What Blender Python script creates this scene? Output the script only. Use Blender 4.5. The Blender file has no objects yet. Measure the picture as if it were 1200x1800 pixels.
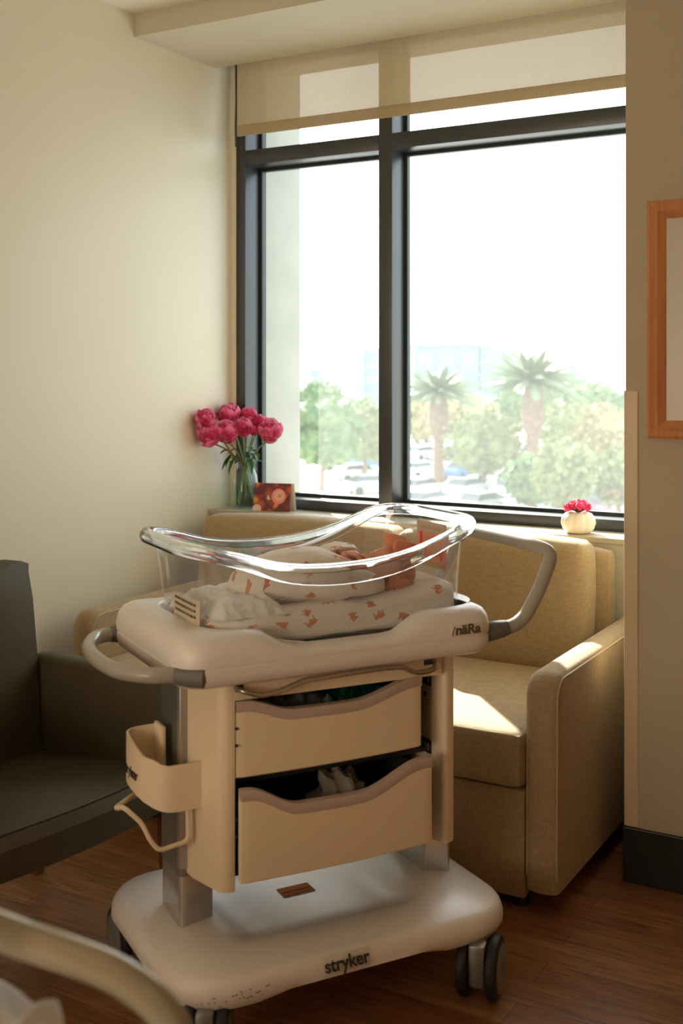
import bpy, bmesh, math, random
from mathutils import Vector, Matrix, noise, Euler
PI = math.pi
sc = bpy.context.scene
COL = sc.collection
random.seed(7)
TH = math.radians(30.29)
CAMH = 1.4
F = 2015.0

# ------------------------------------------------------------------ materials
def mat(name, col=(.8, .8, .8), rough=.5, metal=0, spec=.5, **kw):
    m = bpy.data.materials.new(name); m.use_nodes = True
    b = m.node_tree.nodes['Principled BSDF']
    b.inputs['Base Color'].default_value = (*col, 1)
    b.inputs['Roughness'].default_value = rough
    b.inputs['Metallic'].default_value = metal
    b.inputs['Specular IOR Level'].default_value = spec
    for k, v in kw.items():
        b.inputs[k.replace('_', ' ')].default_value = v
    return m

def nd(m, t, **kw):
    n = m.node_tree.nodes.new(t)
    for k, v in kw.items():
        setattr(n, k, v)
    return n

def lk(m, a, b):
    m.node_tree.links.new(a, b)

def bsdf(m):
    return m.node_tree.nodes['Principled BSDF']

def noisy(m, c1, c2, scale, detail=4, vec='Object', stretch=None, bump=0, bscale=None, lo=.35, hi=.65, bdist=.002):
    tc = nd(m, 'ShaderNodeTexCoord'); src = tc.outputs[vec]
    if stretch:
        mp = nd(m, 'ShaderNodeMapping'); mp.inputs['Scale'].default_value = stretch
        lk(m, src, mp.inputs[0]); src = mp.outputs[0]
    n = nd(m, 'ShaderNodeTexNoise'); n.inputs['Scale'].default_value = scale; n.inputs['Detail'].default_value = detail
    lk(m, src, n.inputs[0])
    r = nd(m, 'ShaderNodeValToRGB'); r.color_ramp.elements[0].position = lo; r.color_ramp.elements[1].position = hi
    r.color_ramp.elements[0].color = (*c1, 1); r.color_ramp.elements[1].color = (*c2, 1)
    lk(m, n.outputs[0], r.inputs[0]); lk(m, r.outputs[0], bsdf(m).inputs['Base Color'])
    if bump:
        n2 = nd(m, 'ShaderNodeTexNoise'); n2.inputs['Scale'].default_value = bscale or scale * 4; n2.inputs['Detail'].default_value = 3
        lk(m, src, n2.inputs[0])
        bp = nd(m, 'ShaderNodeBump'); bp.inputs['Strength'].default_value = bump; bp.inputs['Distance'].default_value = bdist
        lk(m, n2.outputs[0], bp.inputs['Height']); lk(m, bp.outputs[0], bsdf(m).inputs['Normal'])
    return m

def weave(name, c1, c2, sc_=420, rough=.85, bump=.5, sheen=.2):
    m = mat(name, c1, rough, Sheen_Weight=sheen)
    tc = nd(m, 'ShaderNodeTexCoord')
    outs = []
    for st in ((1, 1, .09), (.09, .09, 1)):
        mp = nd(m, 'ShaderNodeMapping'); mp.inputs['Scale'].default_value = st; lk(m, tc.outputs['Object'], mp.inputs[0])
        n = nd(m, 'ShaderNodeTexNoise'); n.inputs['Scale'].default_value = sc_; n.inputs['Detail'].default_value = 2
        lk(m, mp.outputs[0], n.inputs[0]); outs.append(n.outputs[0])
    a = nd(m, 'ShaderNodeMath', operation='ADD'); lk(m, outs[0], a.inputs[0]); lk(m, outs[1], a.inputs[1])
    h = nd(m, 'ShaderNodeMath', operation='MULTIPLY'); lk(m, a.outputs[0], h.inputs[0]); h.inputs[1].default_value = .5
    r = nd(m, 'ShaderNodeValToRGB'); r.color_ramp.elements[0].position = .36; r.color_ramp.elements[1].position = .62
    r.color_ramp.elements[0].color = (*c2, 1); r.color_ramp.elements[1].color = (*c1, 1)
    lk(m, h.outputs[0], r.inputs[0]); lk(m, r.outputs[0], bsdf(m).inputs['Base Color'])
    bp = nd(m, 'ShaderNodeBump'); bp.inputs['Strength'].default_value = bump; bp.inputs['Distance'].default_value = .001
    lk(m, h.outputs[0], bp.inputs['Height']); lk(m, bp.outputs[0], bsdf(m).inputs['Normal'])
    return m

def clear(name, tint, gloss_rough=.02, film=0., film_col=(.9, .95, 1), blend=.35, glo=1.0, diff=0.):
    """thin clear sheet: transmits, reflects at grazing angles, optional translucent film"""
    m = bpy.data.materials.new(name); m.use_nodes = True; t = m.node_tree; t.nodes.clear()
    out = t.nodes.new('ShaderNodeOutputMaterial')
    tr = t.nodes.new('ShaderNodeBsdfTransparent'); tr.inputs[0].default_value = (*tint, 1)
    gl = t.nodes.new('ShaderNodeBsdfGlossy'); gl.inputs['Roughness'].default_value = gloss_rough; gl.inputs[0].default_value = (glo, glo, glo, 1)
    # two-sided Schlick reflectance; blend is the index step over air
    f0 = (blend / (2 + blend)) ** 2
    fc = t.nodes.new('ShaderNodeLayerWeight'); fc.inputs[0].default_value = .5
    p5 = t.nodes.new('ShaderNodeMath'); p5.operation = 'POWER'; p5.inputs[1].default_value = 5; t.links.new(fc.outputs['Facing'], p5.inputs[0])
    lw = t.nodes.new('ShaderNodeMath'); lw.operation = 'MULTIPLY_ADD'; lw.inputs[1].default_value = 1 - f0; lw.inputs[2].default_value = f0
    t.links.new(p5.outputs[0], lw.inputs[0])
    mx = t.nodes.new('ShaderNodeMixShader')
    t.links.new(lw.outputs[0], mx.inputs[0]); t.links.new(tr.outputs[0], mx.inputs[1]); t.links.new(gl.outputs[0], mx.inputs[2])
    last = mx
    if film:
        tl = t.nodes.new('ShaderNodeBsdfTranslucent'); tl.inputs[0].default_value = (*film_col, 1)
        src = tl
        if diff:
            df = t.nodes.new('ShaderNodeBsdfDiffuse'); df.inputs[0].default_value = (*film_col, 1)
            m3 = t.nodes.new('ShaderNodeMixShader'); m3.inputs[0].default_value = diff
            t.links.new(tl.outputs[0], m3.inputs[1]); t.links.new(df.outputs[0], m3.inputs[2]); src = m3
        m2 = t.nodes.new('ShaderNodeMixShader'); m2.inputs[0].default_value = film
        t.links.new(last.outputs[0], m2.inputs[1]); t.links.new(src.outputs[0], m2.inputs[2]); last = m2
    t.links.new(last.outputs[0], out.inputs[0])
    return m

def printed(name, base, marks, scale=11., rough=.9, rnd=.75):
    """cloth printed with little elephants, drawn in the cloth's own surface metres"""
    m = mat(name, base, rough, Sheen_Weight=.15)
    uv = nd(m, 'ShaderNodeUVMap')
    s = nd(m, 'ShaderNodeVectorMath', operation='SCALE'); s.inputs[3].default_value = scale; lk(m, uv.outputs[0], s.inputs[0])
    v = nd(m, 'ShaderNodeTexVoronoi', voronoi_dimensions='2D'); v.inputs['Scale'].default_value = 1; v.inputs['Randomness'].default_value = rnd
    lk(m, s.outputs[0], v.inputs['Vector'])
    d = nd(m, 'ShaderNodeVectorMath', operation='SUBTRACT'); lk(m, s.outputs[0], d.inputs[0]); lk(m, v.outputs['Position'], d.inputs[1])
    sep = nd(m, 'ShaderNodeSeparateColor'); lk(m, v.outputs['Color'], sep.inputs[0])
    an = nd(m, 'ShaderNodeMath', operation='MULTIPLY'); an.inputs[1].default_value = 6.28; lk(m, sep.outputs[0], an.inputs[0])
    ro = nd(m, 'ShaderNodeVectorRotate', rotation_type='Z_AXIS'); lk(m, d.outputs[0], ro.inputs['Vector']); lk(m, an.outputs[0], ro.inputs['Angle'])
    last = None
    for cx, cy, rx, ry in ((0, 0, .17, .115), (.17, .05, .09, .09), (-.1, -.12, .042, .09), (.07, -.12, .042, .09), (.255, -.02, .026, .09), (.30, -.1, .05, .024), (-.18, .03, .05, .018)):
        a = nd(m, 'ShaderNodeVectorMath', operation='SUBTRACT'); a.inputs[1].default_value = (cx * .74, cy * .74, 0); lk(m, ro.outputs[0], a.inputs[0])
        b = nd(m, 'ShaderNodeVectorMath', operation='MULTIPLY'); b.inputs[1].default_value = (1 / rx / .74, 1 / ry / .74, 0); lk(m, a.outputs[0], b.inputs[0])
        l = nd(m, 'ShaderNodeVectorMath', operation='LENGTH'); lk(m, b.outputs[0], l.inputs[0])
        if last is None: last = l.outputs['Value']
        else:
            mn = nd(m, 'ShaderNodeMath', operation='MINIMUM'); lk(m, last, mn.inputs[0]); lk(m, l.outputs['Value'], mn.inputs[1]); last = mn.outputs[0]
    lt = nd(m, 'ShaderNodeMath', operation='LESS_THAN'); lk(m, last, lt.inputs[0]); lt.inputs[1].default_value = 1.
    mr = nd(m, 'ShaderNodeMix', data_type='RGBA'); mr.inputs[6].default_value = (*marks[0], 1); mr.inputs[7].default_value = (*marks[1], 1); lk(m, sep.outputs[1], mr.inputs[0])
    mb = nd(m, 'ShaderNodeMix', data_type='RGBA'); mb.inputs[6].default_value = (*base, 1); lk(m, lt.outputs[0], mb.inputs[0]); lk(m, mr.outputs[2], mb.inputs[7])
    lk(m, mb.outputs[2], bsdf(m).inputs['Base Color'])
    tc = nd(m, 'ShaderNodeTexCoord')
    n2 = nd(m, 'ShaderNodeTexNoise'); n2.inputs['Scale'].default_value = 28; n2.inputs['Detail'].default_value = 5; n2.inputs['Distortion'].default_value = 1.2; lk(m, tc.outputs['Object'], n2.inputs[0])
    bp = nd(m, 'ShaderNodeBump'); bp.inputs['Strength'].default_value = .55; bp.inputs['Distance'].default_value = .006
    lk(m, n2.outputs[0], bp.inputs['Height']); lk(m, bp.outputs[0], bsdf(m).inputs['Normal'])
    return m

M = {}
M['wall'] = noisy(mat('painted_wall', rough=.38, spec=.35), (.76, .72, .585), (.79, .75, .615), 1.2, bump=.12, bscale=90, bdist=.001)
M['wall_tan'] = noisy(mat('tan_wall', rough=.6), (.46, .405, .285), (.49, .435, .31), 2, bump=.15, bscale=120, bdist=.001)
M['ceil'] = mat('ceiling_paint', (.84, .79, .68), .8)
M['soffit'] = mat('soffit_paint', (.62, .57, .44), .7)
M['sill'] = mat('sill_paint', (.50, .46, .355), .35)
M['guard'] = mat('corner_guard_vinyl', (.66, .52, .35), .35)
M['baseb'] = mat('black_baseboard', (.012, .012, .012), .35)
M['white'] = noisy(mat('white_plastic', rough=.32), (.83, .79, .745), (.86, .82, .78), 3)
M['cream'] = mat('cream_panel', (.81, .68, .49), .42)
M['mauve'] = mat('drawer_rim_plastic', (.52, .41, .355), .45)
M['alu'] = mat('grey_metal', (.30, .30, .28), .38, .65)
M['aluL'] = mat('light_grey_metal', (.55, .53, .49), .3, .7)
M['steel'] = mat('brushed_steel', (.45, .41, .34), .25, .9)
M['hgrey'] = mat('grey_handle_paint', (.40, .385, .34), .22)
M['socket'] = mat('grey_rubber', (.16, .155, .14), .6)
M['black'] = mat('black_rubber', (.015, .015, .015), .5)
M['hub'] = mat('grey_hub_plastic', (.20, .19, .18), .45)
M['dark'] = mat('cavity_shade', (.02, .02, .02), .6)  # near-black colour stands in for shade inside the cart's openings
M['ink'] = mat('dark_ink', (.03, .03, .03), .5)
M['inkbrown'] = mat('olive_ink', (.10, .085, .05), .5)
M['sticker'] = mat('clear_sticker', (.76, .715, .64), .3)
M['bframe'] = mat('bronze_frame', (.085, .088, .092), .38, .85)
M['gask'] = mat('gasket', (.02, .03, .03), .5)
M['stone'] = noisy(mat('cream_stucco', rough=.85), (.42, .41, .345), (.47, .455, .385), 6, bump=.3)
M['pane'] = clear('window_pane', (.95, .99, .985), film=.068, film_col=(.88, .97, .97), blend=.45)  # film stands in for haze and flare over the view, beyond real dust
M['acryl'] = clear('clear_acrylic', (.965, .965, .955), .03, film=.055, film_col=(.9, .94, 1), blend=.8, diff=.5)
M['rim'] = mat('acrylic_rim', (.97, .985, 1), .06, Transmission_Weight=1., IOR=1.47)
M['rimedge'] = clear('acrylic_edge_glint', (.95, .95, .95), .12, film=.75, film_col=(1, 1, 1), blend=1.0, diff=.4)  # white film paints the bright highlight along the flange edge
M['vglass'] = clear('vase_glass', (.90, .95, .92), .02, film=.03, blend=.5)
M['water'] = clear('vase_water', (.80, .90, .82), .02, blend=.2)
M['bag'] = clear('polythene', (.72, .78, .78), .12, film=.18, blend=.5, diff=.5)
M['bagg'] = clear('green_polythene', (.10, .45, .33), .12, film=.25, film_col=(.02, .35, .22), blend=.4, diff=.5)
M['sheet'] = printed('elephant_sheet', (.88, .85, .82), ((.62, .21, .085), (.72, .36, .18)), 12)
M['swad'] = printed('elephant_swaddle', (.86, .83, .78), ((.64, .22, .09), (.70, .34, .18)), 12.5)
M['bedding'] = noisy(mat('white_cotton', rough=.9, Sheen_Weight=.2), (.82, .83, .82), (.88, .88, .87), 8, bump=.8, bscale=30, bdist=.01)
M['quilt'] = noisy(mat('cream_cotton', rough=.9), (.86, .86, .84), (.90, .90, .88), 8, bump=.9, bscale=55, bdist=.006)
M['skin'] = noisy(mat('newborn_skin', rough=.5, Subsurface_Weight=.15), (.70, .33, .24), (.80, .44, .33), 30)
M['leather'] = noisy(mat('dark_olive_vinyl', rough=.55, spec=.25), (.064, .052, .028), (.082, .067, .038), 6, bump=.25, bscale=500, bdist=.0006)
M['sofa'] = weave('tan_woven_vinyl', (.44, .315, .175), (.32, .225, .115))
M['sofatop'] = mat('tan_vinyl', (.50, .385, .225), .45)
M['legwood'] = mat('brown_leg_wood', (.16, .075, .03), .45)
M['frameW'] = noisy(mat('oak_frame', rough=.4), (.50, .20, .07), (.62, .28, .11), 6, stretch=(8, 8, .6))
M['mount'] = mat('picture_mount', (.60, .56, .46), .3)
M['art'] = noisy(mat('picture_print', rough=.3), (.70, .68, .58), (.55, .58, .50), 4)
M['blind'] = None
M['stem'] = mat('brown_green_stem', (.20, .13, .05), .5)
M['stemg'] = mat('green_stem', (.17, .27, .07), .5)
M['leaf'] = noisy(mat('leaf_green', rough=.4), (.03, .10, .03), (.07, .19, .06), 30)
M['pump'] = noisy(mat('cream_pumpkin_glaze', rough=.35), (.82, .76, .66), (.86, .81, .72), 5)
M['tubecol'] = mat('champagne_tube', (.42, .37, .26), .28, .25)

def knit(name, col, axis_uv=True, scale=60):
    m = mat(name, col, .85, Sheen_Weight=.3)
    uv = nd(m, 'ShaderNodeUVMap')
    w = nd(m, 'ShaderNodeTexWave', wave_type='BANDS', bands_direction='X'); w.inputs['Scale'].default_value = scale; w.inputs['Distortion'].default_value = .3
    lk(m, uv.outputs[0], w.inputs[0])
    r = nd(m, 'ShaderNodeValToRGB'); r.color_ramp.elements[0].color = (col[0] * .62, col[1] * .5, col[2] * .42, 1); r.color_ramp.elements[1].color = (*col, 1); r.color_ramp.elements[1].position = .6
    lk(m, w.outputs[0], r.inputs[0]); lk(m, r.outputs[0], bsdf(m).inputs['Base Color'])
    bp = nd(m, 'ShaderNodeBump'); bp.inputs['Strength'].default_value = .6; bp.inputs['Distance'].default_value = .0012
    lk(m, w.outputs[0], bp.inputs['Height']); lk(m, bp.outputs[0], bsdf(m).inputs['Normal'])
    return m
M['knit'] = knit('peach_rib_knit', (.88, .40, .25), scale=70)
M['knitb'] = knit('orange_rib_knit', (.90, .36, .20), scale=80)

def petalmat(name, c1, c2, along=11):
    m = mat(name, c1, .6, Sheen_Weight=.3)
    oi = nd(m, 'ShaderNodeTexCoord'); n0 = nd(m, 'ShaderNodeTexNoise'); n0.inputs['Scale'].default_value = 45; lk(m, oi.outputs['Object'], n0.inputs[0])
    uv = nd(m, 'ShaderNodeUVMap'); sx_ = nd(m, 'ShaderNodeSeparateXYZ'); lk(m, uv.outputs[0], sx_.inputs[0])
    n = nd(m, 'ShaderNodeMath', operation='MULTIPLY_ADD'); lk(m, sx_.outputs[1], n.inputs[0]); n.inputs[1].default_value = along; 
    sc0 = nd(m, 'ShaderNodeMath', operation='MULTIPLY_ADD'); lk(m, n0.outputs[0], sc0.inputs[0]); sc0.inputs[1].default_value = .9; sc0.inputs[2].default_value = -.3; lk(m, sc0.outputs[0], n.inputs[2])
    r = nd(m, 'ShaderNodeValToRGB'); r.color_ramp.elements[0].position = .35; r.color_ramp.elements[1].position = .68
    r.color_ramp.elements[0].color = (*c1, 1); r.color_ramp.elements[1].color = (*c2, 1); lk(m, n.outputs[0], r.inputs[0]); lk(m, r.outputs[0], bsdf(m).inputs['Base Color'])
    # thin petals let light through
    t = m.node_tree; o = t.nodes['Material Output']; tl = t.nodes.new('ShaderNodeBsdfTranslucent'); lk(m, r.outputs[0], tl.inputs[0])
    mx = t.nodes.new('ShaderNodeMixShader'); mx.inputs[0].default_value = .2
    lk(m, bsdf(m).outputs[0], mx.inputs[1]); lk(m, tl.outputs[0], mx.inputs[2]); lk(m, mx.outputs[0], o.inputs[0])
    return m
M['peony'] = petalmat('magenta_petal', (.58, .006, .10), (1.0, .20, .42))
M['pinkpet'] = petalmat('bright_pink_petal', (.80, .03, .17), (.95, .30, .42))

# roller blind cloth: translucent weave
def blindmat():
    m = bpy.data.materials.new('roller_blind_cloth'); m.use_nodes = True; t = m.node_tree; t.nodes.clear()
    out = t.nodes.new('ShaderNodeOutputMaterial')
    tc = t.nodes.new('ShaderNodeTexCoord'); n = t.nodes.new('ShaderNodeTexNoise'); n.inputs['Scale'].default_value = 260
    mp = t.nodes.new('ShaderNodeMapping'); mp.inputs['Scale'].default_value = (1, 1, .2); t.links.new(tc.outputs['Object'], mp.inputs[0]); t.links.new(mp.outputs[0], n.inputs[0])
    r = t.nodes.new('ShaderNodeValToRGB'); r.color_ramp.elements[0].color = (.50, .39, .235, 1); r.color_ramp.elements[1].color = (.60, .485, .31, 1)
    t.links.new(n.outputs[0], r.inputs[0])
    d = t.nodes.new('ShaderNodeBsdfDiffuse'); t.links.new(r.outputs[0], d.inputs[0])
    tl = t.nodes.new('ShaderNodeBsdfTranslucent'); tl.inputs[0].default_value = (.54, .44, .27, 1)
    tr = t.nodes.new('ShaderNodeBsdfTransparent')
    a = t.nodes.new('ShaderNodeMixShader'); a.inputs[0].default_value = .22
    b = t.nodes.new('ShaderNodeMixShader'); b.inputs[0].default_value = .06
    t.links.new(d.outputs[0], a.inputs[1]); t.links.new(tl.outputs[0], a.inputs[2])
    t.links.new(a.outputs[0], b.inputs[1]); t.links.new(tr.outputs[0], b.inputs[2]); t.links.new(b.outputs[0], out.inputs[0])
    return m
M['blind'] = blindmat()

def floormat():
    m = mat('wood_laminate', (.3, .15, .07), .38)
    tc = nd(m, 'ShaderNodeTexCoord')
    br = nd(m, 'ShaderNodeTexBrick'); br.offset = .37; br.inputs['Scale'].default_value = 1.
    br.inputs['Brick Width'].default_value = .95; br.inputs['Row Height'].default_value = .10; br.inputs['Mortar Size'].default_value = .0009; br.inputs['Mortar Smooth'].default_value = .1
    br.inputs['Color1'].default_value = (.27, .118, .047, 1); br.inputs['Color2'].default_value = (.36, .18, .08, 1); br.inputs['Mortar'].default_value = (.10, .05, .02, 1)
    lk(m, tc.outputs['Object'], br.inputs[0])
    mp = nd(m, 'ShaderNodeMapping'); mp.inputs['Scale'].default_value = (2.2, 26, 1); lk(m, tc.outputs['Object'], mp.inputs[0])
    n = nd(m, 'ShaderNodeTexNoise'); n.inputs['Scale'].default_value = 2.2; n.inputs['Detail'].default_value = 7; n.inputs['Distortion'].default_value = 1.3; lk(m, mp.outputs[0], n.inputs[0])
    r = nd(m, 'ShaderNodeValToRGB'); r.color_ramp.elements[0].color = (.52, .48, .45, 1); r.color_ramp.elements[1].color = (1.15, 1.1, 1.05, 1); r.color_ramp.elements[0].position = .3; r.color_ramp.elements[1].position = .62
    lk(m, n.outputs[0], r.inputs[0])
    mx = nd(m, 'ShaderNodeMix', data_type='RGBA', blend_type='MULTIPLY'); mx.inputs[0].default_value = 1
    lk(m, br.outputs[0], mx.inputs[6]); lk(m, r.outputs[0], mx.inputs[7]); lk(m, mx.outputs[2], bsdf(m).inputs['Base Color'])
    bp = nd(m, 'ShaderNodeBump'); bp.inputs['Strength'].default_value = .15; bp.inputs['Distance'].default_value = .001
    lk(m, n.outputs[0], bp.inputs['Height']); lk(m, bp.outputs[0], bsdf(m).inputs['Normal'])
    return m
M['floor'] = floormat()

# ------------------------------------------------------------------ mesh helpers
def obj(name, bm, m, parent=None, smooth=True, loc=None, rot=None, ang=40):
    me = bpy.data.meshes.new(name)
    bmesh.ops.recalc_face_normals(bm, faces=bm.faces)
    bm.to_mesh(me); bm.free()
    if isinstance(m, (list, tuple)):
        for x in m: me.materials.append(x)
    else: me.materials.append(m)
    if smooth:
        me.polygons.foreach_set('use_smooth', [True] * len(me.polygons))
        me.set_sharp_from_angle(angle=math.radians(ang))
    o = bpy.data.objects.new(name, me); COL.objects.link(o)
    if parent: o.parent = parent
    if loc: o.location = loc
    if rot: o.rotation_euler = rot
    return o

def objs(name, bm, m, parent=None, **k):
    """every loose piece of the bmesh becomes an object of its own"""
    bm.verts.ensure_lookup_table(); seen = set(); out = []
    uvl = bm.loops.layers.uv.active
    for v0 in bm.verts:
        if v0 in seen: continue
        st = [v0]; isl = []; seen.add(v0)
        while st:
            v = st.pop(); isl.append(v)
            for e in v.link_edges:
                w_ = e.other_vert(v)
                if w_ not in seen: seen.add(w_); st.append(w_)
        nb = bmesh.new(); mp = {v: nb.verts.new(v.co) for v in isl}; nu = nb.loops.layers.uv.verify() if uvl else None
        for f in {f for v in isl for f in v.link_faces}:
            try: g = nb.faces.new([mp[v] for v in f.verts])
            except ValueError: continue
            if uvl:
                for a, b in zip(g.loops, f.loops): a[nu].uv = b[uvl].uv
        out.append(obj(name, nb, m, parent, **k))
    bm.free(); return out

def tag(o, label=None, cat=None, group=None, kind=None):
    if label: o['label'] = label
    if cat: o['category'] = cat
    if group: o['group'] = group
    if kind: o['kind'] = kind
    return o

def thing(name, label, cat, loc=(0, 0, 0), rz=0, group=None):
    o = bpy.data.objects.new(name, None); COL.objects.link(o); o.empty_display_size = .05
    o.location = loc; o.rotation_euler = (0, 0, rz)
    return tag(o, label, cat, group)

def B(): return bmesh.new()

def box(bm, x0, x1, y0, y1, z0, z1, bev=0, seg=2, top=None):
    vs = [bm.verts.new(p) for p in ((x0, y0, z0), (x1, y0, z0), (x1, y1, z0), (x0, y1, z0), (x0, y0, z1), (x1, y0, z1), (x1, y1, z1), (x0, y1, z1))]
    fs = [bm.faces.new([vs[i] for i in f]) for f in ((0, 3, 2, 1), (4, 5, 6, 7), (0, 1, 5, 4), (1, 2, 6, 5), (2, 3, 7, 6), (3, 0, 4, 7))]
    if bev:
        es = {e for f in fs for e in f.edges}
        bmesh.ops.bevel(bm, geom=list(es), offset=bev, segments=seg, affect='EDGES', profile=.5)
    return bm

def loft(bm, rings, closed=True, cap0=True, cap1=True, uvs=True, mi=0):
    """rings: lists of points, same length; UV in metres along the surface"""
    R = [[bm.verts.new(p) for p in r] for r in rings]
    uvl = bm.loops.layers.uv.verify()
    n = len(rings[0]); N = n if closed else n - 1
    us = []
    for r in rings:
        a = [0]
        for i in range(N): a.append(a[-1] + (Vector(r[(i + 1) % n]) - Vector(r[i])).length)
        us.append(a)
    vs = [0]
    for k in range(1, len(rings)):
        vs.append(vs[-1] + sum((Vector(rings[k][i]) - Vector(rings[k - 1][i])).length for i in range(n)) / n)
    for k in range(len(R) - 1):
        for i in range(N):
            j = (i + 1) % n
            try: f = bm.faces.new((R[k][i], R[k][j], R[k + 1][j], R[k + 1][i]))
            except ValueError: continue
            f.material_index = mi
            for l, (kk, ii) in zip(f.loops, ((k, i), (k, i + 1), (k + 1, i + 1), (k + 1, i))):
                l[uvl].uv = (us[kk][ii], vs[kk])
    for flag, ring, r in ((cap0, R[0], rings[0]), (cap1, R[-1], rings[-1])):
        if flag and closed:
            f = bm.faces.new(ring); f.material_index = mi
            for l, p in zip(f.loops, r): l[uvl].uv = (p[0], p[1])
    return bm

def smoothpath(pts, r, n=5):
    """round the corners of a polyline"""
    P = [Vector(p) for p in pts]; out = [P[0]]
    for i in range(1, len(P) - 1):
        a, b, c = P[i - 1], P[i], P[i + 1]
        d = min(r, (a - b).length * .48, (c - b).length * .48)
        s = b + (a - b).normalized() * d; e = b + (c - b).normalized() * d
        for k in range(n + 1):
            t = k / n; out.append(s * (1 - t) ** 2 + b * 2 * t * (1 - t) + e * t * t)
    out.append(P[-1]); return out

def tube(bm, pts, r, n=12, cr=None, rr=None, cap=True, flat=1):
    P = smoothpath(pts, cr) if cr else [Vector(p) for p in pts]
    P = [p for i, p in enumerate(P) if i == 0 or (p - P[i - 1]).length > 1e-6]
    rings = []; t0 = (P[1] - P[0]).normalized()
    up = Vector((0, 0, 1)) if abs(t0.z) < .9 else Vector((1, 0, 0))
    nrm = (up - t0 * up.dot(t0)).normalized()
    for i, p in enumerate(P):
        t = (P[min(i + 1, len(P) - 1)] - P[max(i - 1, 0)]).normalized()
        nrm = (nrm - t * nrm.dot(t)).normalized(); bn = t.cross(nrm)
        q = rr[i] if rr else (r(i / (len(P) - 1)) if callable(r) else r)
        rings.append([p + (nrm * math.cos(2 * PI * k / n) + bn * math.sin(2 * PI * k / n) * flat) * q for k in range(n)])
    return loft(bm, rings, cap0=cap, cap1=cap)

def rrect(x0, x1, y0, y1, r, n=6, inset=0):
    """rounded rectangle outline, ccw"""
    x0 += inset; x1 -= inset; y0 += inset; y1 -= inset; r = max(r - inset, .004); r = min(r, (x1 - x0) / 2 - 1e-4, (y1 - y0) / 2 - 1e-4)
    out = []
    for cx, cy, a0 in ((x1 - r, y0 + r, -90), (x1 - r, y1 - r, 0), (x0 + r, y1 - r, 90), (x0 + r, y0 + r, 180)):
        for k in range(n + 1):
            a = math.radians(a0 + 90 * k / n); out.append((cx + r * math.cos(a), cy + r * math.sin(a)))
    # subdivide the straight runs
    res = []
    for i, p in enumerate(out):
        q = out[(i + 1) % len(out)]; res.append(p)
        L = math.hypot(q[0] - p[0], q[1] - p[1]); 
        if (i + 1) % (n + 1) == 0:
            for k in range(1, 16): res.append((p[0] + (q[0] - p[0]) * k / 16, p[1] + (q[1] - p[1]) * k / 16))
    return res

def prism(bm, poly, z0, z1, bev=0, seg=2):
    a = [bm.verts.new((x, y, z0)) for x, y in poly]; b = [bm.verts.new((x, y, z1)) for x, y in poly]
    fs = [bm.faces.new(list(reversed(a))), bm.faces.new(b)]
    n = len(poly)
    for i in range(n): fs.append(bm.faces.new((a[i], a[(i + 1) % n], b[(i + 1) % n], b[i])))
    if bev: bmesh.ops.bevel(bm, geom=list({e for f in fs for e in f.edges}), offset=bev, segments=seg, affect='EDGES', profile=.5)
    return bm

def sheet(bm, poly, thick, plane='xz', at=0):
    """extrude an outline standing in the x-z plane along y"""
    a = [bm.verts.new((x, at, z)) for x, z in poly]; b = [bm.verts.new((x, at + thick, z)) for x, z in poly]
    bm.faces.new(a); bm.faces.new(list(reversed(b))); n = len(poly)
    for i in range(n): bm.faces.new((a[i], b[i], b[(i + 1) % n], a[(i + 1) % n]))
    return bm

def blob(bm, c, r, sub=2, amp=0, fr=3, seed=0, M_=None):
    ret = bmesh.ops.create_icosphere(bm, subdivisions=sub, radius=1)
    c = Vector(c); r = Vector(r) if hasattr(r, '__len__') else Vector((r, r, r))
    for v in ret['verts']:
        d = v.co.copy()
        k = 1 + amp * noise.noise(d * fr + Vector((seed, seed * 1.7, 0)))
        p = Vector((d.x * r.x, d.y * r.y, d.z * r.z)) * k
        if M_: p = M_ @ p
        v.co = p + c
    return bm

def cyl(bm, a, b, r, n=20, r2=None):
    a, b = Vector(a), Vector(b); t = (b - a).normalized()
    up = Vector((0, 0, 1)) if abs(t.z) < .9 else Vector((1, 0, 0)); u = t.cross(up).normalized(); w = t.cross(u)
    r2 = r if r2 is None else r2
    rings = [[p + (u * math.cos(2 * PI * k / n) + w * math.sin(2 * PI * k / n)) * q for k in range(n)] for p, q in ((a, r), (b, r2))]
    return loft(bm, rings)

def lathe(bm, prof, c=(0, 0, 0), n=28, fn=None, cap0=True, cap1=True):
    rings = []
    for r, z in prof:
        rings.append([(c[0] + r * (fn(2 * PI * k / n) if fn else 1) * math.cos(2 * PI * k / n), c[1] + r * (fn(2 * PI * k / n) if fn else 1) * math.sin(2 * PI * k / n), c[2] + z) for k in range(n)])
    return loft(bm, rings, cap0=cap0, cap1=cap1)

def text(name, s, size, m, parent, loc, rot, sx=1, bold=0, depth=.0006, align='CENTER', shear=0, space=1):
    cu = bpy.data.curves.new(name, 'FONT'); cu.body = s; cu.size = size; cu.align_x = align; cu.align_y = 'CENTER'
    cu.extrude = depth; cu.offset = bold; cu.shear = shear; cu.space_character = space
    t = bpy.data.objects.new('tmp', cu); COL.objects.link(t)
    dg = bpy.context.evaluated_depsgraph_get(); me = bpy.data.meshes.new_from_object(t.evaluated_get(dg))
    bpy.data.objects.remove(t); me.name = name; me.materials.clear(); me.materials.append(m)
    o = bpy.data.objects.new(name, me); COL.objects.link(o); o.parent = parent; o.location = loc; o.rotation_euler = rot; o.scale = (sx, 1, 1)
    return o

def cam2w(r, z, h=0):
    return Vector((math.cos(TH) * r - math.sin(TH) * z, math.sin(TH) * r + math.cos(TH) * z, h))

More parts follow.
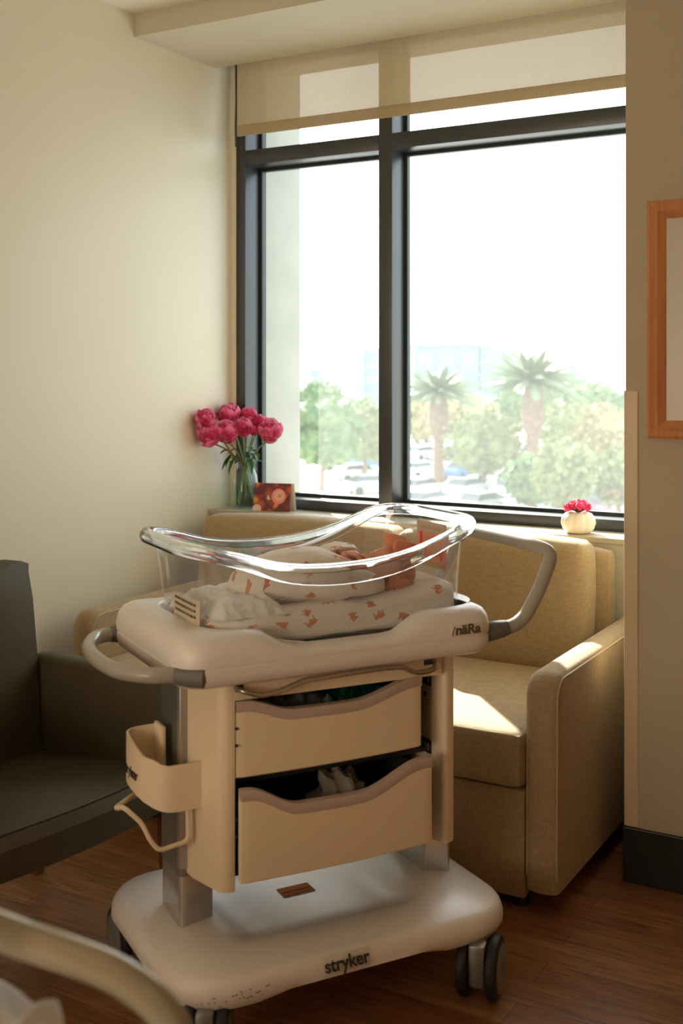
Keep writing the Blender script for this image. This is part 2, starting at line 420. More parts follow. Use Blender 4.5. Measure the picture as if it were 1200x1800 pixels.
# ------------------------------------------------------------------ the room shell
XL, YW, XN, YR = -2.765, 3.685, -.92, 3.131      # left wall, wall under the window, nook side, right-hand wall
CEIL = 2.713
def struct(name, bm, m, smooth=False, **k):
    return tag(obj(name, bm, m, smooth=smooth, **k), kind='structure')
struct('floor', box(B(), XL - .1, 2.7, -2.2, 3.95, -.1, 0), M['floor'])
struct('ceiling', box(B(), XL - .1, 2.7, -2.2, 4.2, CEIL, CEIL + .12), M['ceil'])
struct('wall_left', box(B(), XL - .12, XL, -2.2, 3.845, 0, CEIL), M['wall'])
struct('wall_window', box(B(), XL, XN + .12, YW, 4.20, 0, .846), M['sill'])
struct('wall_right', box(B(), XN, 2.6, YR, 3.845, 0, CEIL), M['wall_tan'])
struct('wall_far_right', box(B(), 2.6, 2.7, -2.2, YR, 0, CEIL), M['wall'])
struct('wall_back', box(B(), XL, 2.7, -2.3, -2.2, 0, CEIL), M['wall'])
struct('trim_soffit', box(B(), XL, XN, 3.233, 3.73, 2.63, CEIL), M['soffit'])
struct('trim_sill', box(B(), XL, XN, YW - .006, 3.96, .842, .862, .004), M['sill'])
struct('baseboard_right', box(B(), XN - .006, 2.6, YR - .01, YR + .6, 0, .152, .003), M['baseb'])
struct('baseboard_left', box(B(), XL, XL + .01, -2.2, YW, 0, .152, .003), M['baseb'])
struct('trim_corner_guard', box(B(), XN - .004, XN + .036, YR - .004, YR + .04, .153, 1.354, .003), M['guard'])
# exterior pier to the left of the window and the head above it
struct('wall_outer_pier', box(B(), -3.4, -2.68, 3.965, 4.229, -7, 4.5), M['stone'])
struct('wall_outer_head', box(B(), -3.4, .5, 3.97, 4.2, 2.695, 4.5), M['stone'])
struct('wall_outer_right', box(B(), XN + .03, .8, 3.85, 4.229, -7, 4.5), M['stone'])
struct('wall_outer_below', box(B(), -3.4, .8, 4.02, 4.2, -7, .84), M['stone'])

# window frame: one set of members, each a part of the window
win = tag(thing('window_1', None, None), kind='structure')
FY, GY = 3.837, 3.951
def wpart(name, *a, m='bframe', bev=.002):
    return obj(name, box(B(), *a, bev), M[m], win)
X1 = XN + .005
wpart('window_jamb', -2.741, -2.695, FY, 3.97, .862, CEIL)
wpart('window_jamb', X1 - .04, X1, FY, 3.97, .862, CEIL)
wpart('window_mullion', -2.078, -2.020, FY, 3.97, .862, CEIL)
for a, b in ((-2.695, -2.078), (-2.020, X1 - .04)):
    wpart('window_rail', a, b, FY, 3.97, .862, .902)
    wpart('window_transom', a, b, FY, 3.97, 2.250, 2.310)
    wpart('window_head', a, b, FY, 3.97, 2.68, CEIL)
    for z0, z1 in ((.902, 2.25), (2.31, 2.68)):
        bm = B()                                                       # glazing gasket
        w = .013
        loft(bm, [[(a + q, y, z0 + q), (b - q, y, z0 + q), (b - q, y, z1 - q), (a + q, y, z1 - q)] for q, y in ((0, GY - .012), (w, GY - .012), (w, GY + .012), (0, GY + .012))], cap0=False, cap1=False)
        obj('gasket', bm, M['gask'], win, smooth=False)
        bm = B()
        vs = [bm.verts.new(p) for p in ((a + w, GY, z0 + w), (b - w, GY, z0 + w), (b - w, GY, z1 - w), (a + w, GY, z1 - w))]; bm.faces.new(vs)
        obj('window_glass', bm, M['pane'], win, smooth=False)
obj('caulk_bead', box(B(), XL, -2.741, FY, 3.97, .862, CEIL), M['wall'], win)

# roller blind
bl = thing('roller_blind', 'beige translucent roller blind pulled part way down over the window', 'blind', (-1.8, 3.77, 2.6))
bm = B(); yb = lambda z: 0
prof = [(0, z) for z in (.10, .0, -.06, -.12, -.18, -.205)] 
rings = []
for k in range(41):
    x = -.887 + (XN + 1.8 - .012 + .887) * k / 40
    rings.append([(x, -.0008 + .0015 * noise.noise(Vector((x * 3, z * 3, 0))), z) for _, z in prof])
loft(bm, rings, closed=False); obj('blind_cloth', bm, M['blind'], bl)
bm = B(); box(bm, -.887, XN + 1.8 - .012, -.006, .006, -.247, -.203, .005); obj('bottom_bar', bm, M['blind'], bl)
bm = B(); cyl(bm, (-.887, 0, .083), (XN + 1.8 - .012, 0, .083), .024); obj('roller', bm, M['blind'], bl)
bm = B(); tube(bm, [(-2.715, 3.80, 2.70), (-2.713, 3.80, 2.5), (-2.716, 3.80, 2.40), (-2.714, 3.80, 2.32)], .0045, 8)
tag(obj('blind_cord', bm, M['black']), 'black cord hanging down the left edge of the roller blind', 'cord')

# picture on the right wall
pf = thing('picture_frame', 'orange oak picture frame hanging on the tan right wall', 'picture', (-.6, YR, 1.547))
def frame_ring(bm, x0, x1, z0, z1, w, y0):
    o = [(x0, z0), (x1, z0), (x1, z1), (x0, z1)]
    rings = []
    for ins, dy in ((0, 0), (0, -.018), (.008, -.024), (.02, -.02), (.03, -.024), (w - .004, -.014), (w, -.010), (w, 0)):
        rings.append([(x0 + ins, y0 + dy, z0 + ins), (x1 - ins, y0 + dy, z0 + ins), (x1 - ins, y0 + dy, z1 - ins), (x0 + ins, y0 + dy, z1 - ins)])
    loft(bm, rings, cap0=False, cap1=False)
bm = B(); frame_ring(bm, -.256, .256, -.323, .323, .05, 0); obj('frame_moulding', bm, M['frameW'], pf, ang=20)
bm = B(); box(bm, -.21, .21, -.009, -.003, -.28, .28); obj('mount', bm, M['mount'], pf, smooth=False)
bm = B(); box(bm, -.12, .12, -.0105, -.009, -.18, .18); obj('print', bm, M['art'], pf, smooth=False)

# ------------------------------------------------------------------ sofa
sf = thing('sofa', 'tan woven two-seat sofa bed in the nook below the window', 'sofa', (-1.83, 3.24, 0))
SX = lambda x: x + 1.83
SY = lambda y: y - 3.24
def cushion(bm, x0, x1, y0, y1, z0, z1, r=.035, puff=.012, n=10):
    """rounded box with puffed faces"""
    ret = []
    def f(a):  # -1..1 easing
        return a
    vs = {}
    def P(i, j, k):
        key = (i, j, k)
        if key in vs: return vs[key]
        u, v, w = (2 * t / n - 1 for t in key)
        def edge(t): return math.copysign(1 - (1 - abs(t)) ** 1.6, t)
        u, v, w = edge(u), edge(v), edge(w)
        c = Vector(((x0 + x1) / 2, (y0 + y1) / 2, (z0 + z1) / 2)); h = Vector(((x1 - x0) / 2, (y1 - y0) / 2, (z1 - z0) / 2))
        p = Vector((u * h.x, v * h.y, w * h.z))
        inner = Vector((max(-h.x + r, min(h.x - r, p.x)), max(-h.y + r, min(h.y - r, p.y)), max(-h.z + r, min(h.z - r, p.z))))
        d = p - inner
        if d.length > 1e-9: p = inner + d.normalized() * min(d.length, r)
        ax = [abs(u), abs(v), abs(w)]
        for a in range(3):
            if ax[a] > .999:
                o = [q for b, q in enumerate((u, v, w)) if b != a]
                p[a] += math.copysign(puff * (1 - o[0] ** 2) * (1 - o[1] ** 2), (u, v, w)[a])
        vs[key] = bm.verts.new(c + p); return vs[key]
    for i in range(n):
        for j in range(n):
            for q in ((P(i, j, 0), P(i, j + 1, 0), P(i + 1, j + 1, 0), P(i + 1, j, 0)), (P(i, j, n), P(i + 1, j, n), P(i + 1, j + 1, n), P(i, j + 1, n)),
                      (P(i, 0, j), P(i + 1, 0, j), P(i + 1, 0, j + 1), P(i, 0, j + 1)), (P(i, n, j), P(i, n, j + 1), P(i + 1, n, j + 1), P(i + 1, n, j)),
                      (P(0, i, j), P(0, i, j + 1), P(0, i + 1, j + 1), P(0, i + 1, j)), (P(n, i, j), P(n, i + 1, j), P(n, i + 1, j + 1), P(n, i, j + 1))):
                bm.faces.new(q)
    return bm
def armshape(bm, x0, x1, y0, y1, z0, z1, top_r=.06, front_r=.03):
    # side outline (y,z) with rounded front top, lofted across x with rounded shoulders
    def outline(ins):
        pts = [(y1, z0), (y1, z1 - ins)]
        for k in range(9):
            a = math.radians(90 + 90 * k / 8); pts.append((y0 + ins + top_r + (top_r) * math.cos(a), z1 - ins - top_r + top_r * math.sin(a)))
        pts += [(y0 + ins, z0)]
        return pts
    rings = []
    for t, ins in ((0, .018), (.006, .006), (.018, 0), (.5, -.004), (x1 - x0 - .018, 0), (x1 - x0 - .006, .006), (x1 - x0, .018)):
        x = x0 + (t if t != .5 else (x1 - x0) / 2)
        rings.append([(x, y, z) for y, z in outline(ins)])
    return loft(bm, rings)
for (a, b) in ((-1.087, -1.0), (-2.665, -2.578)):
    bm = B(); armshape(bm, SX(a), SX(b), SY(2.80), SY(3.675), .066, .622); ar = obj('armrest', bm, M['sofa'], sf)
    bm = B()
    for xx in (SX(a) + .004, SX(b) - .004):
        pts = [(xx, SY(3.66), .610), (xx, SY(2.875), .610)] + [(xx, SY(2.868) - .055 * math.sin(q), .556 + .055 * math.cos(q)) for q in (.3, .8, 1.2, 1.5)] + [(xx, SY(2.808), .10)]
        tube(bm, pts, .0035, 6)
    objs('piping', bm, M['sofatop'], ar)
for a, b in ((-2.573, -1.838), (-1.832, -1.092)):
    bm = B(); cushion(bm, SX(a), SX(b), SY(2.785), SY(3.52), .322, .468, .02, .010); obj('seat_cushion', bm, M['sofa'], sf)
for a, b in ((-2.66, -1.84), (-1.83, -1.160)):
    bm = B(); cushion(bm, SX(a), SX(b), SY(3.44), SY(3.58), .452, .862, .035, .018)
    for v in bm.verts: v.co.y += (v.co.z - .45) * .13
    obj('back_cushion', bm, M['sofa'], sf)
bm = B(); cushion(bm, SX(-2.655), SX(-1.108), SY(3.60), SY(3.678), .10, .835, .03, .0); 
obj('back_frame', bm, M['sofa'], sf)
bm = B(); box(bm, SX(-2.576), SX(-1.09), SY(2.806), SY(3.60), .036, .318, .006); obj('base_panel', bm, M['sofa'], sf)
for x, y in ((-1.12, 2.86), (-2.5, 2.86), (-1.12, 3.55), (-2.5, 3.55)):
    bm = B(); cyl(bm, (SX(x), SY(y), .0), (SX(x), SY(y), .04), .022, 14); box(bm, SX(x) - .03, SX(x) + .03, SY(y) - .03, SY(y) + .03, .03, .045)
    obj('leg', bm, M['black'], sf)

# ------------------------------------------------------------------ dark armchair (local x = front, y = along)
rn = math.radians(-4.71)
org = cam2w(.574 * 1.8 + .819 * -2.28, .819 * 1.8 - .574 * -2.28)
ch = thing('armchair', 'dark olive vinyl armchair in front of the left wall', 'armchair', (org.x, org.y, 0), rn)
N_ = lambda n: n + 2.28
D_ = lambda d: d - 1.8
bm = B()
rings = []
seat_prof = [(-2.50, .30), (-2.50, .372), (-2.40, .378), (-2.25, .40), (-2.10, .418), (-2.03, .424), (-1.995, .418), (-1.978, .395), (-1.985, .35), (-2.0, .318), (-2.05, .30)]
for k in range(13):
    d = 1.485 + (2.117 - 1.485) * k / 12; e = abs(k / 6 - 1) ** 6
    rings.append([(N_(n) + (.03 * (1 - (k / 6 - 1) ** 2) if n > -2.06 else 0), D_(d), z - .012 * e * (z > .37)) for n, z in seat_prof])
loft(bm, rings); st = obj('seat', bm, M['leather'], ch)
bm = B(); tube(bm, [(N_(-2.003) + .032 * (1 - (k / 6 - 1) ** 2), D_(1.485 + .632 * k / 12), .421) for k in range(13)], .0032, 6); obj('seam_piping', bm, M['leather'], st)
bm = B()
rings = []
for k in range(13):
    d = 1.485 + (2.110 - 1.485) * k / 12; e = abs(k / 6 - 1)
    pf_ = []
    for n, z in ((-2.475, .33), (-2.482, .45), (-2.492, .62), (-2.512, .78), (-2.53, .865), (-2.55, .888), (-2.58, .892), (-2.605, .875), (-2.60, .62), (-2.57, .33)):
        pf_.append((N_(n) + (.016 * (1 - e * e) if n > -2.54 else 0) - (.01 * e ** 8 if n > -2.54 else -.01 * e ** 8), D_(d), z - .015 * e ** 6 * (z > .8)))
    rings.append(pf_)
loft(bm, rings); obj('backrest', bm, M['leather'], ch)
for d0, d1 in ((2.118, 2.19), (1.41, 1.483)):
    bm = B()
    pr = [(-2.56, .27), (-2.56, .612), (-2.50, .622), (-2.2, .622), (-2.04, .618), (-2.0, .60), (-1.985, .55), (-1.985, .27)]
    rings = []
    for t, ins in ((0, .014), (.004, .006), (.014, 0), (.058, 0), (.068, .006), (.072, .014)):
        rings.append([(N_(n) + (ins if n < -2.3 else -ins), D_(d0 + t), z - ins * (z > .5)) for n, z in pr])
    loft(bm, rings); obj('armrest', bm, M['leather'], ch)
for n, d, dn in ((-2.52, 2.14, -.02), (-2.52, 1.46, -.02), (-2.05, 2.15, .01), (-2.05, 1.46, .01)):
    bm = B(); rings = []
    for z, s, o in ((0, .013, dn), (.15, .018, dn / 2), (.32, .022, 0)):
        rings.append([(N_(n) + o + sx * s, D_(d) + sy * s, z) for sx, sy in ((-1, -1), (1, -1), (1, 1), (-1, 1))])
    loft(bm, rings); obj('leg', bm, M['legwood'], ch, ang=30)

# ------------------------------------------------------------------ bassinet cart (local x = u long axis, y = v, z)
AC = math.radians(27.5)
cw = cam2w(-.095, 2.68)
CR = AC + TH
cart = thing('bassinet_cart', 'white and cream hospital bassinet cart with two drawers on casters', 'bassinet cart', (cw.x, cw.y, 0), CR)

# base shell
bm = B()
bx = (-.40, .425, -.295, .285)
def basez(x, y, z, k):
    if k <= 1:
        f = max(0, 1 - abs((x + .0) / .22) ** 3); z += .016 * f
    return z
rings = []
for k, (ins, z) in enumerate(((.035, .143), (.006, .130), (-.004, .146), (-.003, .164), (.002, .177), (.009, .185), (.020, .190), (.075, .1985), (.105, .2015), (.122, .199), (.138, .187), (.155, .182), (.19, .181), (.225, .181), (.26, .181), (.28, .181))):
    o = rrect(*bx, .135, 8, ins)
    rr_ = []
    for x, y in o:
        f = 1
        if ins > .08:   # bosses around both columns stay high
            f = max(0, min(1, (.235 - abs(x - .01)) / .05))
        zz = z if ins <= .08 else .2015 + (z - .2015) * f
        rr_.append((x, y, basez(x, y, zz, k)))
    rings.append(rr_)
loft(bm, rings); base = obj('base_shell', bm, M['white'], cart, ang=60)
# scuffs on the base front
bm = B(); random.seed(3)
for k in range(22):
    x = -.37 + random.random() * .16; z = .147 + random.random() * .02; w = .002 + random.random() * .004
    box(bm, x, x + w, -.2999, -.2985, z, z + .0012)
obj('scuff_mark', bm, M['inkbrown'], base)
tag(bpy.data.objects['scuff_mark'], kind='stuff')

# columns
for name, pl in (('column', [(-.312, .075), (-.318, -.050), (-.312, -.060), (-.304, -.060), (-.238, -.042), (-.232, -.034), (-.232, .075)]), ('column', [(.298, .075), (.298, -.060), (.302, -.066), (.356, -.080), (.364, -.074), (.364, .075)])):
    bm = B(); prism(bm, pl, .19, .32, .002); c = obj(name, bm, M['aluL'], cart)
    cx = sum(p[0] for p in pl) / len(pl); pl2 = [(cx + (x - cx) * 1.08, y - .003 if y < 0 else y) for x, y in pl]
    bm = B(); prism(bm, pl2, .31, .77, .002); obj('column_sleeve', bm, M['alu'], c)
bm = B(); prism(bm, [(-.322, -.052), (-.320, -.066), (-.300, -.070), (-.296, -.060)], .33, .76, .0015); obj('column_lit_strip', bm, M['aluL'], cart)  # lighter metal strip stands in for light along the left column's corner

# side covers
bm = B(); prism(bm, [(-.302, .07), (-.304, -.075), (-.301, -.09), (-.279, -.180), (-.273, -.190), (-.262, -.196), (-.245, -.198), (-.245, .10), (-.29, .10)], .318, .765, .003)
obj('side_cover', bm, M['cream'], cart)
bm = B(); prism(bm, [(.262, .10), (.262, -.150), (.272, -.186), (.280, -.193), (.300, -.188), (.308, -.178), (.322, -.09), (.322, .07), (.31, .10)], .318, .765, .003)
obj('side_cover', bm, M['cream'], cart)
bm = B(); box(bm, -.246, .264, .10, .115, .33, .765); obj('back_panel', bm, M['cream'], cart)
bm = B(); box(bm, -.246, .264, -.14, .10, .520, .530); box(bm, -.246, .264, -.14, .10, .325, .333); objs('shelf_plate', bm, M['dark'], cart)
# header with recessed scoop behind the towel bar
bm = B()
hp = [(-.247, .719), (.262, .713)]
for k in range(21):
    x = .262 - .509 * k / 20; hp.append((x, .775))
sheet(bm, [(-.247, .718), (.262, .712), (.262, .775), (-.247, .775)], .03, at=-.199); obj('header_panel', bm, M['cream'], cart)
# towel bar
bm = B()
bp_ = [(-.244, -.195, .744), (-.240, -.222, .743), (-.205, -.229, .731), (-.160, -.231, .734), (-.100, -.234, .752), (-.02, -.236, .754), (.08, -.236, .755), (.135, -.234, .752), (.17, -.231, .734), (.205, -.229, .731), (.228, -.226, .736), (.236, -.215, .747), (.232, -.190, .750)]
tube(bm, bp_, .0058, 10, cr=.014); obj('towel_bar', bm, M['steel'], cart)
bm = B(); box(bm, -.246, -.228, -.2005, -.198, .736, .752); box(bm, .214, .240, -.2005, -.198, .738, .762); objs('bar_recess_shade', bm, M['dark'], cart)  # flat dark plates painted as shade where the bar ends enter
# drawer slides on the right inner face
for z, y0, nm in ((.690, -.155, 0), (.532, -.155, 1)):
    bm = B(); box(bm, .2585, .262, y0, y0 + .10, z - .016, z + .016, .001); s_ = obj('drawer_slide', bm, M['black'], cart)
    bm = B(); box(bm, .2565, .2585, y0 + .006, y0 + .04, z - .009, z + .009, .001); cyl(bm, (.2585, y0 + .022, z - .038), (.2570, y0 + .022, z - .038), .006, 12); objs('slide_latch', bm, M['steel'], s_)

# drawers
def drawer(zb, prof, vf, x1, depth_col, nm):
    hi, lo_ = prof[-1][1], min(p[1] for p in prof)
    def top(x):
        S = lambda q: max(0, min(1, q)) ** 2 * (3 - 2 * max(0, min(1, q)))
        return hi - (hi - lo_) * S((x + .228) / .115) * S((.195 - x) / .16) - .004 * (1 - abs(x) / .3) * (1 - ((x + .0) / .2) ** 2 if abs(x) < .2 else 0)
    def top_old(x):
        for i in range(len(prof) - 1):
            if prof[i][0] <= x <= prof[i + 1][0]:
                t = (x - prof[i][0]) / (prof[i + 1][0] - prof[i][0]); t = t * t * (3 - 2 * t)
                return prof[i][1] * (1 - t) + prof[i + 1][1] * t
        return prof[-1][1]
    x0 = -.243
    bow = lambda x: vf - .010 * (1 - ((x + .015) / .235) ** 2)
    bm = B(); rings = []
    for k in range(41):
        x = x0 + (x1 - x0) * k / 40; t = top(x); y = bow(x)
        if k in (0, 40): y += .003
        rings.append([(x, y + .003, zb), (x, y, zb + .003), (x, y, t - .003), (x, y + .003, t), (x, y + .013, t), (x, y + .016, t - .003), (x, y + .016, zb + .003), (x, y + .013, zb)])
    loft(bm, rings); d = obj('drawer', bm, M['cream'], cart)
    bm = B(); rings = []
    for k in range(41):
        x = x0 + (x1 - x0) * k / 40; t = top(x); y = bow(x); w = .021
        rings.append([(x, y - .0004, t - w), (x, y - .0012, t - w + .0015), (x, y - .0012, t - .001), (x, y - .0002, t + .0015), (x, y + .016, t + .0025), (x, y + .019, t), (x, y + .019, t - .01), (x, y + .01, t - w)])
    loft(bm, rings); obj('drawer_rim', bm, M['mauve'], d)
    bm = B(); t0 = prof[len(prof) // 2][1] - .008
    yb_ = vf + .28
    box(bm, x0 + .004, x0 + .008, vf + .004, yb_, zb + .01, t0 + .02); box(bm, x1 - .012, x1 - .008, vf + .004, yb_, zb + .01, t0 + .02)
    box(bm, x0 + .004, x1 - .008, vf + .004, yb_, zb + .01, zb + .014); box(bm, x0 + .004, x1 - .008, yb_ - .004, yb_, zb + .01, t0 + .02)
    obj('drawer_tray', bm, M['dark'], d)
    return d
drawer(.555, [(-.25, .722), (-.215, .722), (-.165, .703), (-.112, .690), (-.0, .686), (.068, .692), (.13, .707), (.175, .714), (.21, .714)], -.200, .207, 0, 'u')
drawer(.345, [(-.27, .541), (-.216, .539), (-.175, .518), (-.126, .502), (-.018, .494), (.066, .500), (.123, .519), (.167, .534), (.22, .537)], -.228, .219, 0, 'l')
for z in (.66, .625, .47, .435):
    bm = B(); cyl(bm, (-.2445, -.204, z), (-.2445, -.199, z), .003, 8); obj('rivet', bm, M['ink'], cart)

# tray shell
bm = B()
tx = (-.385, .39, -.25, .25)
tubx = (-.302, .365, -.198, .198)
def notch(x):
    if x < -.21 or x > .20: return 0
    a = min(1, (x + .21) / .09) if x < 0 else min(1, (.20 - x) / .09)
    return a * a * (3 - 2 * a)
rings = []
lv = [(.05, .757), (.018, .760), (.006, .768), (.0, .785), (.0, .799), (.003, .8005), (.003, .803), (.0, .8045), (-.001, .822), (.004, .842), (.014, .856), (.028, .863), (.045, .866)]
for ins, z in lv:
    rr_ = []
    for x, y in rrect(*tx, .070, 8, ins):
        zz = z
        if z > .804:
            k = notch(x) if abs(y) > .17 else 0
            zz = .804 + (z - .804) * (1 - .66 * k)
        rr_.append((x, y, zz))
    rings.append(rr_)
inner = rrect(tubx[0] - .006, tubx[1] + .02, tubx[2] - .006, tubx[3] + .006, .105, 8)
def nz(x, y, z): 
    k = notch(x) if abs(y) > .17 else 0
    return .804 + (z - .804) * (1 - .66 * k)
rings.append([(x, y, nz(x, y, .866)) for x, y in inner])
inner2 = rrect(tubx[0] - .002, tubx[1] + .016, tubx[2] - .002, tubx[3] + .002, .10, 8)
rings.append([(x, y, nz(x, y, .860)) for x, y in inner2])
rings.append([(x, y, .812) for x, y in inner2])
loft(bm, rings); tray = obj('tray_shell', bm, M['white'], cart, ang=50)

# left bow handle and right push handle
bm = B(); tube(bm, [(-.355, .215, .79), (-.43, .205, .79), (-.478, .10, .79), (-.488, -.02, .79), (-.475, -.13, .79), (-.425, -.188, .789), (-.375, -.197, .788), (-.345, -.200, .787)], .0165, 16, cr=.05)
hl = obj('side_handle', bm, M['hgrey'], cart)
bm = B(); random.seed(11)
for k in range(26):
    t = random.random(); x = -.455 + .085 * t; y = -.158 - .038 * t - .0165 * .8; 
    blob(bm, (x, y + .003, .786 + random.uniform(-.006, .004)), (.004 + .004 * random.random(), .002, .0016 + .002 * random.random()), 1, .3)
obj('paint_chip', bm, M['ink'], hl); tag(bpy.data.objects['paint_chip'], kind='stuff')
for a, b in (((-.378, -.201, .788), (-.322, -.240, .785)), ((-.395, .212, .79), (-.34, .205, .79))):
    bm = B(); A_, B_ = Vector(a), Vector(b)
    tube(bm, [A_, A_ * .9 + B_ * .1, A_ * .5 + B_ * .5, A_ * .1 + B_ * .9, B_], .02, 16, rr=[.0175, .0195, .0225, .022, .008], flat=1); obj('handle_socket', bm, M['socket'], cart)
bm = B(); tube(bm, [(.392, -.205, .800), (.478, -.205, .803), (.535, -.203, .880), (.580, -.198, .968), (.560, -.150, .982), (.560, .0, .983), (.560, .150, .982), (.580, .198, .968), (.535, .203, .880), (.478, .205, .803), (.392, .205, .800)], .0165, 16, cr=.05)
obj('push_handle', bm, M['hgrey'], cart)
for s in (-1, 1):
    bm = B(); tube(bm, [(.372, .203 * s, .797), (.385, .205 * s, .798), (.43, .205 * s, .801), (.438, .205 * s, .802)], .02, 16, rr=[.021, .0235, .0195, .018]); obj('handle_socket', bm, M['socket'], cart)

# lettering
FR = (PI / 2, 0, 0)
bm = B(); box(bm, .254, .340, -.2518, -.2485, .8075, .835, .0005); sk = obj('brand_sticker', bm, M['sticker'], cart)
text('lettering', 'näRa', .031, M['inkbrown'], sk, (.299, -.2525, .8215), FR, 1.12, .0009)
bm = B(); tube(bm, [(.257, -.2525, .810), (.258, -.2525, .820), (.264, -.2525, .831)], .0011, 6); obj('flourish', bm, M['inkbrown'], sk)
bm = B(); box(bm, -.093, .02, -.3005, -.2992, .1535, .187, .0005)
for v in bm.verts: v.co.y += (max(0, v.co.z - .160) * .50 - .0030)
sk2 = obj('brand_sticker', bm, M['sticker'], cart)
text('lettering', 'stryker', .036, M['ink'], sk2, (-.037, -.3030, .1715), (PI / 2 - .42, 0, 0), 1.0, .0008)
bm = B(); box(bm, -.040, .040, .004, .050, .2, .2008)
for v in bm.verts: v.co.z -= .0175
wl = obj('warning_label', bm, mat('copper_label', (.34, .10, .025), .75, 0, .1), cart, rot=None)
bm = B(); box(bm, -.037, .037, .0235, .0265, .1828, .1833); box(bm, -.037, .037, .008, .0105, .1828, .1833); objs('label_stripe', bm, M['sticker'], wl)
bm = B(); random.seed(5)
for k in range(9): box(bm, -.022 + k * .005, -.0185 + k * .005, .031, .038 + random.random() * .006, .1828, .1832)
obj('label_print', bm, M['ink'], wl)

# casters
def caster(cx, cy, az):
    c = bpy.data.objects.new('caster', None); COL.objects.link(c); c.parent = cart; c.location = (cx, cy, 0); c.rotation_euler = (0, 0, az)
    R_ = .07
    for s in (-1, 1):
        bm = B(); prof = [(.0, .0), (R_ - .012, .0), (R_ - .003, .003), (R_, .009), (R_, .017), (R_ - .003, .023), (R_ - .012, .026), (.0, .026)]
        rings = [[(s * (.020 + t), r * math.cos(2 * PI * k / 36), R_ + r * math.sin(2 * PI * k / 36)) for k in range(36)] for r, t in prof[1:-1]]
        loft(bm, rings); obj('wheel', bm, M['black'], c)
        bm = B()
        rings = [[(s * (.020 + t), r * math.cos(2 * PI * k / 32), R_ + r * math.sin(2 * PI * k / 32)) for k in range(32)] for r, t in ((.052, .024), (.052, .0275), (.048, .029), (.020, .029), (.018, .0275), (.003, .0275))]
        loft(bm, rings); obj('wheel_cap', bm, M['hub'], c)
    bm = B(); box(bm, -.019, .019, -.05, .035, .04, .135, .008); cyl(bm, (0, .0, .12), (0, 0, .138), .02); obj('fork', bm, M['alu'], c)
az = -AC - math.radians(19)
caster(.315, -.278, az); caster(-.325, -.245, az + .3); caster(-.335, .225, -AC + .5); caster(.335, .22, az + .6)

# side basket and its rod hook
bm = B()
plan = [(-.286, -.122), (-.30, -.123), (-.345, -.124), (-.365, -.122), (-.378, -.116), (-.390, -.103), (-.405, -.08), (-.412, -.055), (-.415, -.03), (-.415, -.005), (-.411, .02), (-.400, .032), (-.385, .036), (-.335, .036)]
tops = [.577, .577, .577, .577, .580, .588, .591, .603, .613, .617, .618, .619, .620, .621]
bots = [.480, .479, .479, .480, .483, .487, .496, .503, .508, .510, .510, .510, .510, .510]
rings = []
for i, ((x, y), t, b_) in enumerate(zip(plan, tops, bots)):
    p0 = Vector(plan[max(i - 1, 0)]); p1 = Vector(plan[min(i + 1, len(plan) - 1)]); tn = (p1 - p0).normalized(); nn = Vector((tn.y, -tn.x)) * .0022
    rings.append([(x - nn.x, y - nn.y, b_), (x + nn.x, y + nn.y, b_), (x + nn.x, y + nn.y, t), (x - nn.x, y - nn.y, t)])
loft(bm, rings)
bsk = obj('side_basket', bm, M['cream'], cart, ang=50)
bm = B(); prism(bm, [(x * .995, y) for x, y in plan], .511, .514); obj('basket_floor', bm, M['cream'], bsk)
bm = B(); box(bm, -.345, -.336, -.02, .035, .50, .628, .002); obj('basket_bracket', bm, M['cream'], bsk)
a_ = math.atan2(-.124 + .048, -.378 + .420)
text('lettering', 'stryker', .030, M['ink'], bsk, (-.4172, -.022, .545), (PI / 2, 0, -PI / 2), 1.0, .0008, .0008)
bm = B(); tube(bm, [(-.317, -.105, .484), (-.317, -.110, .408), (-.385, -.118, .402), (-.405, -.115, .43), (-.418, -.108, .462), (-.455, -.10, .50), (-.462, -.06, .485), (-.40, -.005, .488), (-.335, .01, .488)], .0052, 10, cr=.014); obj('rod_hook', bm, M['cream'], bsk)

# things in the drawers
Rz = Matrix.Rotation(CR, 4, 'Z'); Tc = Matrix.Translation((cw.x, cw.y, 0)) @ Rz
def C(u, v, h): return Tc @ Vector((u, v, h))
def on_cart(name, label, cat, u, v, h):
    return thing(name, label, cat, C(u, v, h), CR)
def crumple(bm, sx, sy, sz, n=22, seed=0, fr=3.2, sharp=1.):
    rings = []
    for i in range(n + 1):
        rr_ = []
        for j in range(n + 1):
            a, b = 2 * i / n - 1, 2 * j / n - 1
            e = max(0, 1 - max(abs(a), abs(b)) ** 4)
            q = abs(noise.noise(Vector((a * fr + seed, b * fr, seed)))) + .5 * abs(noise.noise(Vector((a * fr * 2.3, b * fr * 2.3, seed + 5))))
            rr_.append((a * sx, b * sy, sz * e * (.25 + sharp * q)))
        rings.append(rr_)
    return loft(bm, rings, closed=False)
o = on_cart('plastic_bag', 'crumpled clear plastic bag lying in the upper drawer', 'plastic bag', -.08, -.10, .655)
bm = B(); crumple(bm, .10, .07, .05, seed=3); ob = obj('film', bm, M['bag'], o, smooth=False)
o = on_cart('plastic_bag', 'green plastic packet lying in the upper drawer', 'plastic bag', .09, -.09, .66)
bm = B(); crumple(bm, .07, .06, .05, seed=9); obj('film', bm, M['bagg'], o, smooth=False)
o = on_cart('baby_cloth', 'grey bundled cloth lying in the lower drawer', 'cloth', .03, -.13, .365)
bm = B(); blob(bm, (0, 0, .065), (.062, .05, .078), 4, .55, 2.6, 4); obj('cloth_bundle', bm, mat('grey_cloth', (.25, .225, .18), .9), o)

